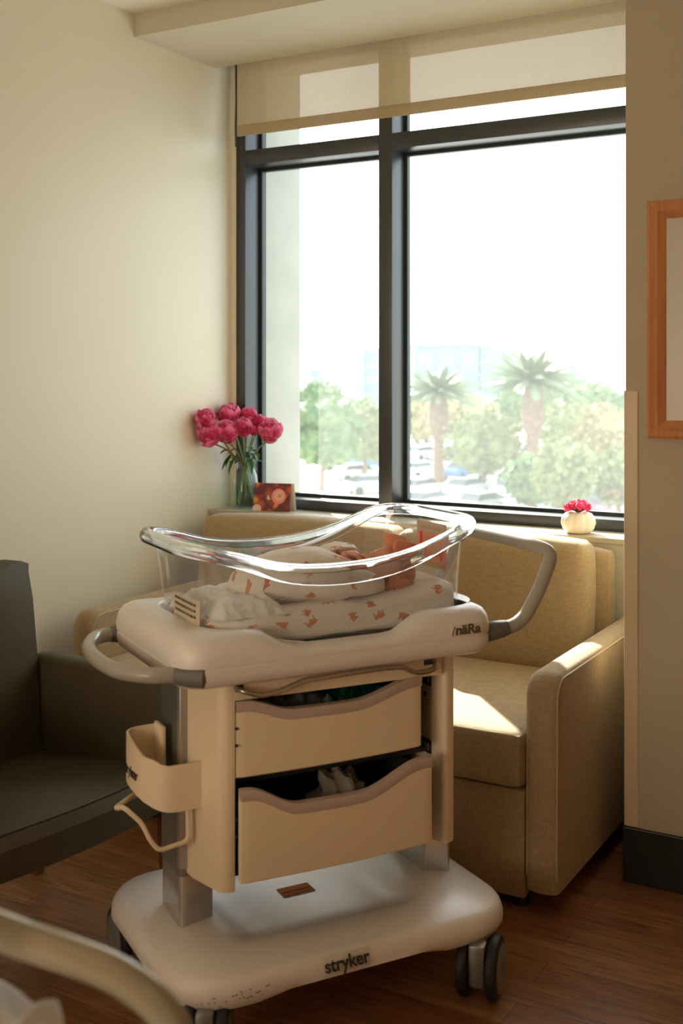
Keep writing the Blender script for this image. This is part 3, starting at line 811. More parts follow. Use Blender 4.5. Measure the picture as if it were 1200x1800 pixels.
# ------------------------------------------------------------------ clear tub
tub = on_cart('bassinet_tub', 'clear acrylic baby tub with a wavy rim standing in the white tray', 'bassinet tub', 0, 0, .0)
def rimz(x):
    P_ = [(-.40, 1.052), (-.338, 1.047), (-.235, 1.025), (-.181, 1.006), (-.127, .995), (-.052, .989), (.021, .989), (.099, .994), (.176, 1.008), (.257, 1.034), (.300, 1.052), (.345, 1.062), (.42, 1.064)]
    if x <= P_[0][0]: return P_[0][1]
    for (a, za), (b, zb) in zip(P_, P_[1:]):
        if x <= b: return za + (zb - za) * (x - a) / (b - a)
    return P_[-1][1]
def sm0(x): return sum(rimz(x + d) for d in (-.03, -.015, 0, .015, .03)) / 5
bm = B(); rings = []
for t in (0, .03, .06, .12, .25, .4, .55, .7, .85, 1):
    x0 = tubx[0] + .012 - .028 * t; x1 = tubx[1] - .012 + .014 * t
    w = .186 + .010 * t
    ins = .03 if t == 0 else (.008 if t == .03 else 0)
    rr_ = []
    for x, y in rrect(x0, x1, -w, w, .095, 8, ins):
        zt = sm0(x) - .012
        rr_.append((x, y, .822 + (zt - .822) * (t if t > .03 else (0 if t == 0 else .008))))
    rings.append(rr_)
loft(bm, rings, cap0=True, cap1=False)
obj('tub_wall', bm, M['acryl'], tub, ang=60)
bm = B()
rings = []
for k, (out, dz) in enumerate(((.0, -.012), (.004, -.004), (.010, .0), (.018, .0015), (.028, -.002), (.034, -.010), (.036, -.020), (.033, -.030), (.031, -.028), (.032, -.018), (.026, -.008), (.016, -.004), (.008, -.006), (.003, -.014))):
    x0 = tubx[0] - .016; x1 = tubx[1] + .002; w = .196
    rr_ = []
    for x, y in rrect(x0 - out * 1.0, x1 + out * .9, -w - out, w + out, .10 + out, 8):
        low = max(0, 1 - abs(x / .26) ** 2)
        d2 = dz if dz > -.0095 else dz - .014 * low * (1 if dz < -.015 else .3)
        rr_.append((x, y, sm0(x) + d2))
    rings.append(rr_)
rings.append(rings[0]); loft(bm, rings, cap0=False, cap1=False); bmesh.ops.remove_doubles(bm, verts=bm.verts, dist=.00005); obj('tub_rim', bm, M['rim'], tub, ang=60)
LOW = [(-.40, 1.040), (-.321, 1.033), (-.270, 1.012), (-.217, .986), (-.164, .965), (-.108, .956), (-.052, .951), (.021, .949), (.099, .953), (.176, .969), (.257, 1.002), (.310, 1.030), (.36, 1.045)]
def lowz(x):
    for (a, za), (b, zb) in zip(LOW, LOW[1:]):
        if x <= b:
            t = max(0, (x - a) / (b - a)); return za + (zb - za) * t
    return LOW[-1][1]
def sm(f, x): return sum(f(x + d) for d in (-.03, -.015, 0, .015, .03)) / 5
for s in (-1, 1):
    bm = B(); tube(bm, [(x, s * .2005, sm(lowz, x)) for x in [-.30 + .63 * k / 60 for k in range(61)]], .0016, 6); obj('rim_edge_glint', bm, M['rimedge'], tub)
    bm = B(); loft(bm, [[(x, s * (.2015 + .0 * q), sm(lowz, x) * (1 - q) + (sm(rimz, x) - .018) * q) for x in [-.30 + .63 * k / 60 for k in range(61)]] for q in (0, .33, .66, 1)], closed=False); obj('rim_skirt', bm, M['acryl'], tub)
# warning label on the near-left corner of the tub
def tubpt(a, z, off=.0012):
    """a: metres along near-left corner from left side to the front"""
    x0 = tubx[0] - .002; r = .095; w = .190
    L1 = .105; arc = r * PI / 2
    if a < L1: return (x0 - off, -(w - r) + (L1 - a), z)
    if a < L1 + arc:
        t = (a - L1) / r; cx, cy = x0 + r, -(w - r)
        return (cx - (r + off) * math.cos(t), cy - (r + off) * math.sin(t), z)
    return (x0 + r + (a - L1 - arc), -w - off, z)
bm = B(); rings = [[tubpt(-.005 + .145 * k / 16, z) for k in range(17)] for z in (.860, .917)]; loft(bm, rings, closed=False)
lab = obj('warning_label', bm, mat('label_paper', (.62, .55, .43), .5), tub)
bm = B(); random.seed(2)
for r_, z in enumerate((.907, .894, .881)):
    a = .004
    while a < .128:
        w_ = random.uniform(.004, .012)
        loft(bm, [[tubpt(min(a + w_ * q / 3, .136), zz, .0018) for q in range(4)] for zz in (z - .0028, z + .0028)], closed=False)
        a += w_ + .0028
loft(bm, [[tubpt(.01 + .065 * q / 6, zz, .0018) for q in range(7)] for zz in (.8682, .8695)], closed=False)
obj('label_print', bm, M['inkbrown'], lab, smooth=False)

# mattress in its printed sheet
mt = on_cart('crib_mattress', 'small mattress in an elephant-print sheet inside the clear tub', 'mattress', 0, 0, 0)
bm = B(); rings = []
def mtop(x): return .876 + .030 * max(0, min(1, (x + .05) / .36)) ** 1.3
for ins, t, in ((.02, 0), (.004, .04), (.0, .2), (.0, .4), (.0, .6), (.001, .8), (.008, .93), (.022, 1.0), (.05, 1.04), (.09, 1.05), (.13, 1.05), (.165, 1.05)):
    rr_ = []
    for x, y in rrect(tubx[0] + .018, tubx[1] - .018, -.180, .180, .085, 8, ins):
        z = .8245 + (mtop(x) - .8245) * t
        nrm = .006 * noise.noise(Vector((x * 22, y * 22, z * 30))) - .010 * abs(noise.noise(Vector((x * 24 + z * 30, y * 26, z * 24 + 9)))) + .004
        k = 1 if 0 < t else 0
        rr_.append((x * (1 + nrm * .6 * k), y * (1 - abs(nrm) * 3 * k), z + nrm * k * (1.2 if t > .8 else .3)))
    rings.append(rr_)
loft(bm, rings); uvl = bm.loops.layers.uv.verify(); bm.normal_update()
for f in bm.faces:
    zc = f.calc_center_median()
    top = zc.z > mtop(zc.x) - .006
    for l in f.loops:
        p = l.vert.co; l[uvl].uv = (p.x + .3 * p.y * (abs(f.normal.x) > .75 and not top) * 3, p.y if top else -.18 - (.88 - p.z) - (.5 if p.y > 0 else 0))
obj('fitted_sheet', bm, M['sheet'], mt, ang=80)

bk = on_cart('baby_blanket', 'white crinkled muslin blanket bunched at the foot of the mattress', 'blanket', -.186, -.02, .879)
bm = B(); rings = []
for i in range(37):
    rr_ = []
    for j in range(41):
        a, b = 2 * i / 36 - 1, 2 * j / 40 - 1
        e = max(0, 1 - abs(a) ** 5) * max(0, 1 - abs(b) ** 6)
        z = e * (.030 + .010 * noise.noise(Vector((a * 4, b * 2, 1))) + .008 * abs(noise.noise(Vector((a * 11 + b * 2, b * 5, 3)))))
        wx = .086 * (1 - .15 * (b > .6) * (b - .6)); 
        rr_.append((a * wx + .008 * noise.noise(Vector((b * 4, 0, 2))), b * .142 + .008 * noise.noise(Vector((a * 4, 7, 2))), z))
    rings.append(rr_)
loft(bm, rings, closed=False); obj('muslin', bm, M['quilt'], bk)

# card standing in the head end of the tub
cd = on_cart('name_card', 'pink name card with red lettering stuck inside the head end of the tub', 'card', .346, -.02, .975)
bm = B(); box(bm, -.001, .001, -.066, .066, -.050, .060); obj('card_sheet', bm, mat('salmon_card', (.80, .36, .24), .6), cd, smooth=False)
bm = B(); box(bm, -.0016, -.001, -.066, .066, .034, .060); obj('card_header', bm, mat('beige_card', (.58, .47, .36), .6), cd, smooth=False)
bm = B(); random.seed(8)
for k in range(11): box(bm, -.0020, -.0016, -.045 + k * .0085, -.040 + k * .0085, .041, .049 + .003 * random.random())
obj('header_print', bm, mat('faint_print', (.45, .33, .24), .6), cd, smooth=False)
bm = B(); box(bm, -.0016, -.001, -.066, .066, -.050, -.036); obj('card_footer', bm, mat('ochre_card', (.52, .32, .12), .6), cd, smooth=False)
RED = mat('red_lettering', (.80, .05, .04), .5)
text('lettering', 'J', .075, RED, cd, (-.002, .046, .002), (PI / 2, 0, -PI / 2), .75, .0018)
text('lettering', 'ourney', .047, RED, cd, (-.002, -.012, -.006), (PI / 2, 0, -PI / 2), .66, .0014)

# ------------------------------------------------------------------ the newborn
baby = None
Hc = Vector((.190, -.004, .939))
c_ = Vector((.94, -.10, -.24)).normalized(); f_ = Vector((.22, -.14, .95)); f_ = (f_ - c_ * f_.dot(c_)).normalized(); s_ = f_.cross(c_).normalized()
HM = Matrix((s_, f_, c_)).transposed()      # head axes: x side, y face, z crown
bm = B()
ret = bmesh.ops.create_icosphere(bm, subdivisions=5, radius=1)
def shear(o):
    for v in o.data.vertices: v.co.y -= .074 * max(0, min(1, (v.co.x + .08) / .24))
    o.data.update(); return o
def G(d, c, s): 
    c = Vector(c).normalized(); return math.exp(-((d - c).length / s) ** 2)
for v in ret['verts']:
    d = v.co.normalized()
    r = 1.0
    p = Vector((d.x * .041, d.y * .045, d.z * (.052 if d.z > 0 else .062)))
    o = 0
    o += .0085 * G(d, (0, 1, -.22), .15) + .004 * G(d, (0, 1, -.02), .13)
    o += .0022 * (G(d, (.11, 1, -.28), .09) + G(d, (-.11, 1, -.28), .09))
    o += .0050 * G(d, (0, 1, -.52), .13) + .0038 * G(d, (0, 1, -.66), .12) - .0035 * G(d, (0, 1, -.585), .05)
    o += .0050 * G(d, (0, .8, -.95), .20)
    o += .0055 * (G(d, (.5, .8, -.45), .32) + G(d, (-.5, .8, -.45), .32))
    o -= .0045 * (G(d, (.33, .95, .02), .17) + G(d, (-.33, .95, .02), .17))
    o += .0030 * (G(d, (.33, .95, -.0), .10) + G(d, (-.33, .95, -.0), .10))
    o -= .0015 * (G(d, (.33, .95, -.06), .05) + G(d, (-.33, .95, -.06), .05))
    o += .0030 * G(d, (0, 1, .35), .4)
    for sx in (-1, 1): o += .009 * G(d, (sx, .02, -.12), .13) - .005 * G(d, (sx, .06, -.10), .06)
    v.co = Hc + HM @ (p + d * o)
neck = Vector((.135, -.002, .925)); ch_ = Vector((.08, 0, .925))
tube(bm, [Hc + HM @ Vector((0, -.01, -.03)), neck, ch_], .024, 14, rr=[.026, .024, .03])
blob(bm, (.06, 0, .928), (.075, .055, .038), 3); blob(bm, (-.02, 0, .925), (.07, .05, .04), 3)
for s in (-1, 1):
    # bent legs inside the swaddle
    tube(bm, [(-.05, .025 * s, .925), (-.10, .05 * s, .945), (-.145, .03 * s, .915), (-.165, .03 * s, .922)], .02, 10, rr=[.024, .021, .014, .009])
# arms: upper arm, forearm folded up to the chest, hand near the chin
def hand(bm, W, dirn, palm_n, s=1.0, curl=1.2, side=1):
    """W wrist, dirn towards the fingers, palm_n facing out of the palm"""
    d = dirn.normalized(); nn = (palm_n - d * palm_n.dot(d)).normalized(); w = d.cross(nn)
    L = .020 * s
    Mx = Matrix((w, d, nn)).transposed()
    blob(bm, W + d * L * .55, (.0125 * s, .0135 * s, .0070 * s), 3, M_=Mx)
    for k, (off, ln) in enumerate(((-.0095, .021), (-.0035, .024), (.0030, .0225), (.0090, .0175))):
        p = W + d * (L * .95) + w * off * s; pts = [p - d * .006]; ang = .25
        for seg in (.42, .33, .25):
            dd = d * math.cos(ang) + nn * math.sin(ang); pts.append(pts[-1] + dd * ln * seg * s + (d * .006 if len(pts) == 1 else Vector())); ang += curl * (.75 + .12 * k)
        tube(bm, pts, .004, 8, rr=[.0037 * s, .0035 * s, .0032 * s, .0027 * s])
        blob(bm, pts[-1], .0028 * s, 2)
    t0 = W + d * L * .25 + w * (-.010 * side) * s
    tp = [t0, t0 + (d * .5 - w * .65 * side + nn * .2) * .010 * s, t0 + (d * 1.1 - w * .75 * side + nn * .9) * .014 * s, t0 + (d * 1.6 - w * .35 * side + nn * 1.2) * .016 * s]
    tube(bm, tp, .004, 8, rr=[.0048 * s, .0042 * s, .0037 * s, .003 * s]); blob(bm, tp[-1], .003 * s, 2)
W1 = Vector((.076, -.034, .986))
tube(bm, [(.10, -.055, .935), (.045, -.062, .94), (.06, -.048, .970), tuple(W1)], .012, 12, rr=[.016, .013, .0115, .0085])
hand(bm, W1, Vector((1, -.05, -.22)), Vector((.1, -.25, -.95)), 1.25, .8, 1)
W2 = Vector((.082, .012, .982))
tube(bm, [(.10, .055, .935), (.05, .06, .94), (.08, .04, .965), tuple(W2)], .012, 12, rr=[.016, .013, .0115, .0085])
hand(bm, W2, Vector((1, -.3, -.05)), Vector((.1, -.3, -.9)), 1.1, 1.0, -1)
for f in bm.faces: f.smooth = True
me = bpy.data.meshes.new('tmpb'); bm.to_mesh(me); bm.free(); me.materials.append(M['skin'])
tmp = bpy.data.objects.new('tmpb', me); COL.objects.link(tmp)
rm = tmp.modifiers.new('r', 'REMESH'); rm.mode = 'VOXEL'; rm.voxel_size = .0011; rm.use_smooth_shade = True
sm = tmp.modifiers.new('s', 'SMOOTH'); sm.factor = .5; sm.iterations = 3
dg = bpy.context.evaluated_depsgraph_get(); bme = bpy.data.meshes.new_from_object(tmp.evaluated_get(dg)); bpy.data.objects.remove(tmp)
bme.name = 'newborn_baby'; bme.materials.clear(); bme.materials.append(M['skin'])
bme.polygons.foreach_set('use_smooth', [True] * len(bme.polygons))
baby = shear(bpy.data.objects.new('person', bme)); COL.objects.link(baby); baby.location = C(0, 0, 0); baby.rotation_euler = (0, 0, CR)
tag(baby, 'person, newborn asleep on its back, swaddled, in a peach knit hat', 'person')
# mouth and nostril, closed-eye lashes as fine darker skin pieces
def headpt(d, o=0):
    d = Vector(d).normalized(); return Hc + HM @ (Vector((d.x * .041, d.y * .045, d.z * (.052 if d.z > 0 else .062))) + d * o)
bm = B(); tube(bm, [headpt((t * .20, 1, -.585 - .03 * t * t), .0012) for t in (-1, -.5, 0, .5, 1)], .0016, 6, rr=[.0006, .0016, .0019, .0016, .0006])
for sx in (-1, 1): tube(bm, [headpt((sx * .33 + t * .13, .95, -.085 + .03 * t * t), -.0008) for t in (-1, 0, 1)], .0006, 5)
for sx in (-1, 1): blob(bm, headpt((sx * .07, 1, -.36), .0035), .0016, 2)
[shear(q) for q in objs('facial_feature', bm, mat('dark_red_skin', (.36, .06, .045), .4), baby)]

# swaddle: lofted bundle, open at the neck
bm = B(); rings = []
prof = [(-.176, .010, .905), (-.172, .035, .925), (-.155, .062, .945), (-.125, .078, .962), (-.09, .088, .976), (-.05, .095, .987), (0, .099, .995), (.04, .100, .992), (.075, .098, .980), (.105, .093, .970), (.130, .084, .962), (.150, .074, .955), (.160, .066, .948), (.157, .058, .942), (.140, .050, .936)]
nS = 72
for (x, w, zt) in prof:
    zb_ = mtop(x) + .001; zc = (zb_ + zt) / 2; hh = (zt - zb_) / 2
    rr_ = []
    for k in range(nS):
        a = 2 * PI * k / nS; cs, sn = math.cos(a), math.sin(a)
        y = w * math.copysign(abs(cs) ** .85, cs); z = zc + hh * math.copysign(abs(sn) ** .8, sn)
        q = .0055 * noise.noise(Vector((x * 16, y * 20, z * 20))) + .0065 * abs(noise.noise(Vector((x * 34 + y * 14, y * 18, z * 18 + 4))))
        # a diagonal wrap fold across the front
        fold = .009 * math.exp(-((x - .045 - (z - .93) * .15) / .008) ** 2) * (cs < 0 or sn > 0)
        n_ = Vector((0, y / (w * w + 1e-6), (z - zc) / (hh * hh + 1e-6))); n_.normalize() if n_.length else None
        p = Vector((x + .012 * cs * (x > .14), y, z)) + n_ * (q + fold)
        if sn < -.3: p.z = max(p.z, zb_)
        # chest opening: the cloth dips towards the hands
        if x > .07 and sn > .2: p.z -= .024 * math.exp(-(y / .05) ** 2) * min(1, (x - .07) / .03)
        rr_.append(p)
    rings.append(rr_)
loft(bm, rings, cap0=True, cap1=False); shear(obj('swaddle_blanket', bm, M['swad'], baby, ang=80))
# loose flap standing over the hand, behind it
bm = B(); rings = []
for i in range(15):
    t = i / 14; rr_ = []
    for j in range(13):
        s = j / 12; a = PI * (.05 + .92 * t)
        rx, rz = .046, .034
        x = .092 - rx * math.cos(a); z = .968 + rz * math.sin(a) ** .7
        y = .055 - .065 * s - .01 * math.sin(a)
        q = .003 * noise.noise(Vector((x * 50, y * 40, z * 40)))
        rr_.append((x + q - .012 * s, y, z + q * 1.5 - .004 * s * s))
    rings.append(rr_)
loft(bm, rings, closed=False); fl = shear(obj('blanket_flap', bm, M['swad'], baby, ang=80))
so = fl.modifiers.new('t', 'SOLIDIFY'); so.thickness = .0016

# hat
bm = B(); rings = []
n = 56
for k in range(15):
    t = k / 14
    rr_ = []
    for i in range(n):
        a = 2 * PI * i / n
        fy = math.sin(a)               # +1 = face side
        lim = math.radians(96 - 34 * max(0, fy) ** 1.2 + 6 * max(0, -fy))
        th = .02 + (lim - .02) * t
        d = Vector((math.sin(th) * math.cos(a), math.sin(th) * fy, math.cos(th)))
        r_ = 1.085 + .05 * (t > .93)
        p = Vector((d.x * .041, d.y * .045, d.z * .056)) * r_ + d * (.0022 + .0016 * noise.noise(d * 3))
        p.z += .006 * (1 - t) ** 2
        rr_.append(Hc + HM @ p)
    rings.append(rr_)
loft(bm, rings, cap0=True, cap1=False); 
uvl = bm.loops.layers.uv.verify()
for f in bm.faces:
    for l in f.loops:
        p = HM.transposed() @ (l.vert.co - Hc); l[uvl].uv = (math.atan2(p.y, p.x) / (2 * PI) * .34 * (1 if p.x > -.03 or abs(p.y) > .004 else 1), p.z)
hat = shear(obj('knit_hat', bm, M['knit'], baby, ang=80)); so = hat.modifiers.new('t', 'SOLIDIFY'); so.thickness = .002; so.offset = 1
bm = B(); rr_ = []
for i in range(n + 1):
    a = 2 * PI * i / n; fy = math.sin(a); lim = math.radians(96 - 34 * max(0, fy) ** 1.2 + 6 * max(0, -fy))
    d = Vector((math.sin(lim) * math.cos(a), math.sin(lim) * fy, math.cos(lim))); rr_.append(Hc + HM @ (Vector((d.x * .041, d.y * .045, d.z * .056)) * 1.12 + d * .004))
tube(bm, rr_, .0042, 8); shear(obj('hat_brim', bm, M['knitb'], hat))
# bow on the front of the hat
bc = Hc + HM @ Vector((0, .046, .012))
def bowloop(sgn):
    bm = B(); rings = []
    out = (s_ * sgn * -1 * .80 + f_ * .60 + c_ * -.05).normalized(); wd = c_.copy(); wd = (wd - out * wd.dot(out)).normalized(); th = out.cross(wd)
    for k in range(15):
        t = k / 14; L = .050 * t
        hw = .008 + .021 * math.sin(min(1, t * 1.25) * PI / 2) ** .8; hh = .005 + .0115 * math.sin(PI * min(1, t * .80)) ** .8
        if t > .93: hw *= .93; hh *= .6
        rr_ = []
        for i in range(28):
            a = 2 * PI * i / 28
            pleat = 1 + .14 * math.cos(3 * a) * (1 - t)
            rr_.append(bc + out * (L + .004 * math.cos(a) ** 2 * (t > .5)) + wd * math.cos(a) * hw * pleat + th * math.sin(a) * hh * pleat - out * .006 * (t > .85) * abs(math.sin(a)))
        rings.append(rr_)
    loft(bm, rings); return bm
for sgn in (-1, 1):
    bw = shear(obj('bow_loop', bowloop(sgn), M['knitb'], hat, ang=70))
bm = B(); blob(bm, bc + f_ * .004, (.011, .009, .013), 3, .15, M_=HM); shear(obj('bow_knot', bm, M['knit'], hat))

# ------------------------------------------------------------------ sill objects
# vase with peonies
vx, vy = -2.652, 3.775
va = thing('glass_vase', 'clear ribbed glass jar vase half full of water on the sill', 'vase', (vx, vy, .862))
bm = B(); fac = lambda a: 1 + .02 * math.cos(10 * a)
lathe(bm, [(.046, .0), (.052, .003), (.053, .012), (.053, .06), (.051, .10), (.045, .135), (.038, .152), (.033, .163), (.035, .172), (.037, .178)], n=60, fn=fac, cap1=False)
obj('jar', bm, M['vglass'], va)
bm = B(); tube(bm, [(.0365 * math.cos(a), .0365 * math.sin(a), .178) for a in [2 * PI * k / 32 for k in range(33)]], .0028, 8); obj('lip', bm, M['vglass'], va)
bm = B(); lathe(bm, [(.044, .008), (.0495, .012), (.0495, .098)], n=36); obj('water', bm, M['water'], va)

def petalball(bm, c, R_, seed, npet=26, openn=.25):
    random.seed(seed); c = Vector(c)
    blob(bm, c, R_ * .72, 2, .25, 2, seed)
    for k in range(npet):
        z = 1 - 2 * (k + .5) / npet; ph = k * 2.399 + seed; rxy = math.sqrt(1 - z * z)
        d = Vector((rxy * math.cos(ph), rxy * math.sin(ph), z))
        up = Vector((0, 0, 1)); t = (up - d * up.dot(d)); t = t.normalized() if t.length > .05 else Vector((1, 0, 0)); sdir = t.cross(d)
        sz = R_ * random.uniform(.55, .85)
        rows = []
        for i in range(6):
            a = i / 5; rr_ = []
            for j in range(6):
                b = 2 * j / 5 - 1
                wd = sz * math.sin(PI * (.18 + .68 * a)) * .95
                lift = R_ * (.86 + .16 * openn * a - .22 * (a - .45) ** 2) + R_ * .05 * noise.noise(Vector((a * 4, b * 3, seed + k)))
                p = c + (d + t * (a - .45) * sz * 1.7 / R_ + sdir * b * wd / R_).normalized() * (lift + R_ * .10 * (k % 3)) * (1 - .10 * b * b)
                p += d * R_ * (.09 * math.sin(b * 6 + k) + .10 * (k % 2)) * a * a
                rr_.append(p)
            rows.append(rr_)
        loft(bm, rows, closed=False)
    return bm
def leafmesh(bm, a, b, w, droop=.01, n=8):
    a, b = Vector(a), Vector(b); t = (b - a); L = t.length; t.normalize(); s = t.cross(Vector((0, 0, 1))); s = s.normalized() if s.length > .05 else Vector((1, 0, 0)); up = s.cross(t)
    rows = []
    for i in range(n + 1):
        q = i / n; ww = w * math.sin(PI * min(1, q * .97 + .02)) ** .8; c = a + t * L * q - Vector((0, 0, 1)) * droop * q * q
        rows.append([c - s * ww + up * ww * .35, c - s * ww * .5 + up * ww * .1, c, c + s * ww * .5 + up * ww * .1, c + s * ww + up * ww * .35])
    return loft(bm, rows, closed=False)
def vpix(x, y, Y):    # photo pixel on the plane world Y -> offset from the vase foot
    a = (x - 600) / F; t = Y / (math.sin(TH) * a + math.cos(TH)); X = math.cos(TH) * a * t - math.sin(TH) * t
    return Vector((X - vx, Y - vy, CAMH - (y - 657) / F * t - .862))
blooms = [(361, 737, 3.74, .036, 'leftmost magenta peony of the bunch, against the wall'), (403, 729, 3.80, .040, 'large magenta peony at the top of the bunch'),
          (369, 764, 3.70, .040, 'open magenta peony with a dark centre, low left in the bunch'), (397, 760, 3.67, .040, 'pink-edged peony at the front of the bunch below the top one'),
          (427, 752, 3.72, .034, 'magenta peony in the middle of the bunch'), (437, 731, 3.79, .030, 'light pink peony at the top right of the bunch'),
          (456, 742, 3.80, .025, 'small magenta peony half hidden beside the rightmost bloom'), (476, 757, 3.74, .041, 'large magenta peony at the right end of the bunch'), (445, 757, 3.70, .018, 'small unopened peony bud near the middle of the bunch')]
random.seed(21)
for i, (px, py, Y, R_, lb) in enumerate(blooms):
    a_r = (px - 600) / F; kk = (math.cos(TH) * a_r - math.sin(TH)) / (math.sin(TH) * a_r + math.cos(TH))
    Y = min(Y, (XL + R_ * 1.15 + .004) / kk); p = vpix(px, py, Y)
    fl_ = thing('peony', lb, 'flower', (vx, vy, .862), 0, 'peonies in the glass vase')
    bm = B(); petalball(bm, p, R_ * 1.12, 31 + i, 34 if R_ > .02 else 14, .55 if i != 2 else .95); bmesh.ops.rotate(bm, verts=bm.verts, cent=p, matrix=Euler((random.uniform(-.8, .8), random.uniform(-.8, .8), random.uniform(0, 6))).to_matrix()); obj('bloom', bm, M['peony'], fl_)
    a = 2 * PI * i / 9 + .6; foot = Vector((-.6 * p.x * .45 + .026 * math.cos(a), .026 * math.sin(a), .014 + .01 * (i % 3)))
    neck_ = Vector((p.x * .12, p.y * .1 + .012 * math.sin(a), .165))
    foot.x = max(-.036, min(.036, foot.x)); foot.y = max(-.03, min(.03, foot.y))
    pts = [foot, foot * .45 + neck_ * .55, neck_, neck_ * .5 + p * .5 + Vector((0, 0, .006)), p - Vector((0, 0, R_ * .7))]
    bm = B(); tube(bm, pts, .0034, 7, cr=.02); obj('stem', bm, M['stem'] if i in (0, 2, 3) else M['stemg'], fl_)
    bm = B()
    for q in range(2 + (i % 2)):
        s0 = pts[3] * (.7 - .15 * q) + pts[2] * (.3 + .15 * q); aa = random.uniform(0, 6.28); sgn = -1 if p.x < 0 else 1
        e = s0 + Vector((sgn * random.uniform(.01, .045), -random.uniform(.0, .03), random.uniform(-.045, .01)))
        if e.x < -.095: e.x = -.095
        leafmesh(bm, s0, s0 + (e - s0) * 1.35, .0135, .012)
    for q in range(3):
        a = q * 2.1; leafmesh(bm, p - Vector((0, 0, R_ * .9)), p + Vector((math.cos(a) * R_ * .7, math.sin(a) * R_ * .7, -R_ * .75)), R_ * .22, 0)
    objs('leaf', bm, M['leaf'], fl_)

# greeting card
def cardmat():
    m = mat('floral_card_print', (.6, .1, .05), .4)
    tc = nd(m, 'ShaderNodeTexCoord')
    mp = nd(m, 'ShaderNodeMapping'); mp.inputs['Scale'].default_value = (1, 0, 1); lk(m, tc.outputs['Object'], mp.inputs[0])
    v = nd(m, 'ShaderNodeTexVoronoi'); v.inputs['Scale'].default_value = 34; lk(m, mp.outputs[0], v.inputs[0])
    sp = nd(m, 'ShaderNodeSeparateColor'); lk(m, v.outputs['Color'], sp.inputs[0])
    r = nd(m, 'ShaderNodeValToRGB'); r.color_ramp.interpolation = 'CONSTANT'
    cols = [(0, (.10, .005, .01)), (.2, (.55, .02, .03)), (.4, (.75, .12, .03)), (.55, (.05, .015, .01)), (.60, (.90, .38, .05)), (.8, (.50, .01, .08)), (.92, (.78, .42, .30))]
    while len(r.color_ramp.elements) < len(cols): r.color_ramp.elements.new(.5)
    for e, (p, c) in zip(r.color_ramp.elements, cols): e.position = p; e.color = (*c, 1)
    lk(m, sp.outputs[0], r.inputs[0])
    mu = nd(m, 'ShaderNodeMath', operation='MULTIPLY'); lk(m, v.outputs['Distance'], mu.inputs[0]); mu.inputs[1].default_value = 1.3
    mx = nd(m, 'ShaderNodeMix', data_type='RGBA'); lk(m, mu.outputs[0], mx.inputs[0]); lk(m, r.outputs[0], mx.inputs[6]); mx.inputs[7].default_value = (.12, .005, .01, 1)
    lk(m, mx.outputs[2], bsdf(m).inputs['Base Color'])
    return m
gc = thing('greeting_card', 'folded greeting card with a red and orange flower print on the sill', 'card', (-2.50, 3.735, .862), math.radians(14))
bm = B(); box(bm, -.076, .076, -.0006, .0006, 0, .108)
for v in bm.verts: v.co.y += v.co.z * .18
obj('front_leaf', bm, cardmat(), gc, smooth=False)
bm = B(); box(bm, -.076, .076, -.0006, .0006, 0, .108)
for v in bm.verts: v.co.y += .045 - v.co.z * .22; v.co.x += .012
obj('back_leaf', bm, mat('white_card', (.80, .78, .72), .6), gc, smooth=False)
bm = B()
def disc(bm, cx, cz, r, y, n=26, sx=1):
    vs = [bm.verts.new((cx + r * sx * math.cos(2 * PI * k / n), y + (cz + r * math.sin(2 * PI * k / n)) * .18, cz + r * math.sin(2 * PI * k / n))) for k in range(n)]; bm.faces.new(vs)
disc(bm, .027, .058, .030, -.0012); obj('printed_ranunculus', bm, mat('printed_pink', (.85, .25, .22), .5), gc, smooth=False)
bm = B(); disc(bm, .029, .060, .022, -.0016); obj('printed_ranunculus', bm, mat('printed_peach', (.88, .45, .33), .5), gc, smooth=False)
bm = B(); disc(bm, .032, .060, .006, -.0019); obj('printed_eye', bm, mat('printed_olive', (.45, .34, .12), .5), gc, smooth=False)
bm = B(); disc(bm, -.060, .008, .017, -.0012, sx=1.1); obj('printed_petal', bm, mat('printed_blush', (.80, .58, .48), .5), gc, smooth=False)
text('lettering', '&', .022, mat('printed_cream', (.80, .74, .58), .5), gc, (-.014, .006, .052), (PI / 2 - .18, 0, 0), 1, .0004, .0002)

# pumpkin pot
pk = thing('pumpkin_pot', 'small cream ceramic pumpkin pot on the right end of the sill', 'flower pot', (-1.262, 3.745, .862))
bm = B(); lathe(bm, [(.028, .0), (.040, .003), (.052, .016), (.058, .034), (.056, .052), (.045, .067), (.030, .073), (.020, .070)], n=72, fn=lambda a: 1 - .07 * abs(math.cos(4 * a)) ** 8, cap1=True); obj('pot', bm, M['pump'], pk)
fp = thing('flower_posy', 'bright pink flower posy in the cream pumpkin pot', 'flowers', (-1.262, 3.745, .93))
random.seed(4)
for k in range(13):
    a = k * 2.399; r = .011 * math.sqrt(k); bm = B(); petalball(bm, (r * math.cos(a), r * math.sin(a), .018 + .016 * (1 - r / .045) + random.uniform(-.003, .005)), .0135, k + 60, 9, .6); obj('bloom', bm, M['pinkpet'], fp)
bm = B()
for k in range(9):
    a = k * .7; leafmesh(bm, (0, 0, .0), (.032 * math.cos(a), .032 * math.sin(a), .014), .007, 0)
objs('leaf', bm, M['leaf'], fp)

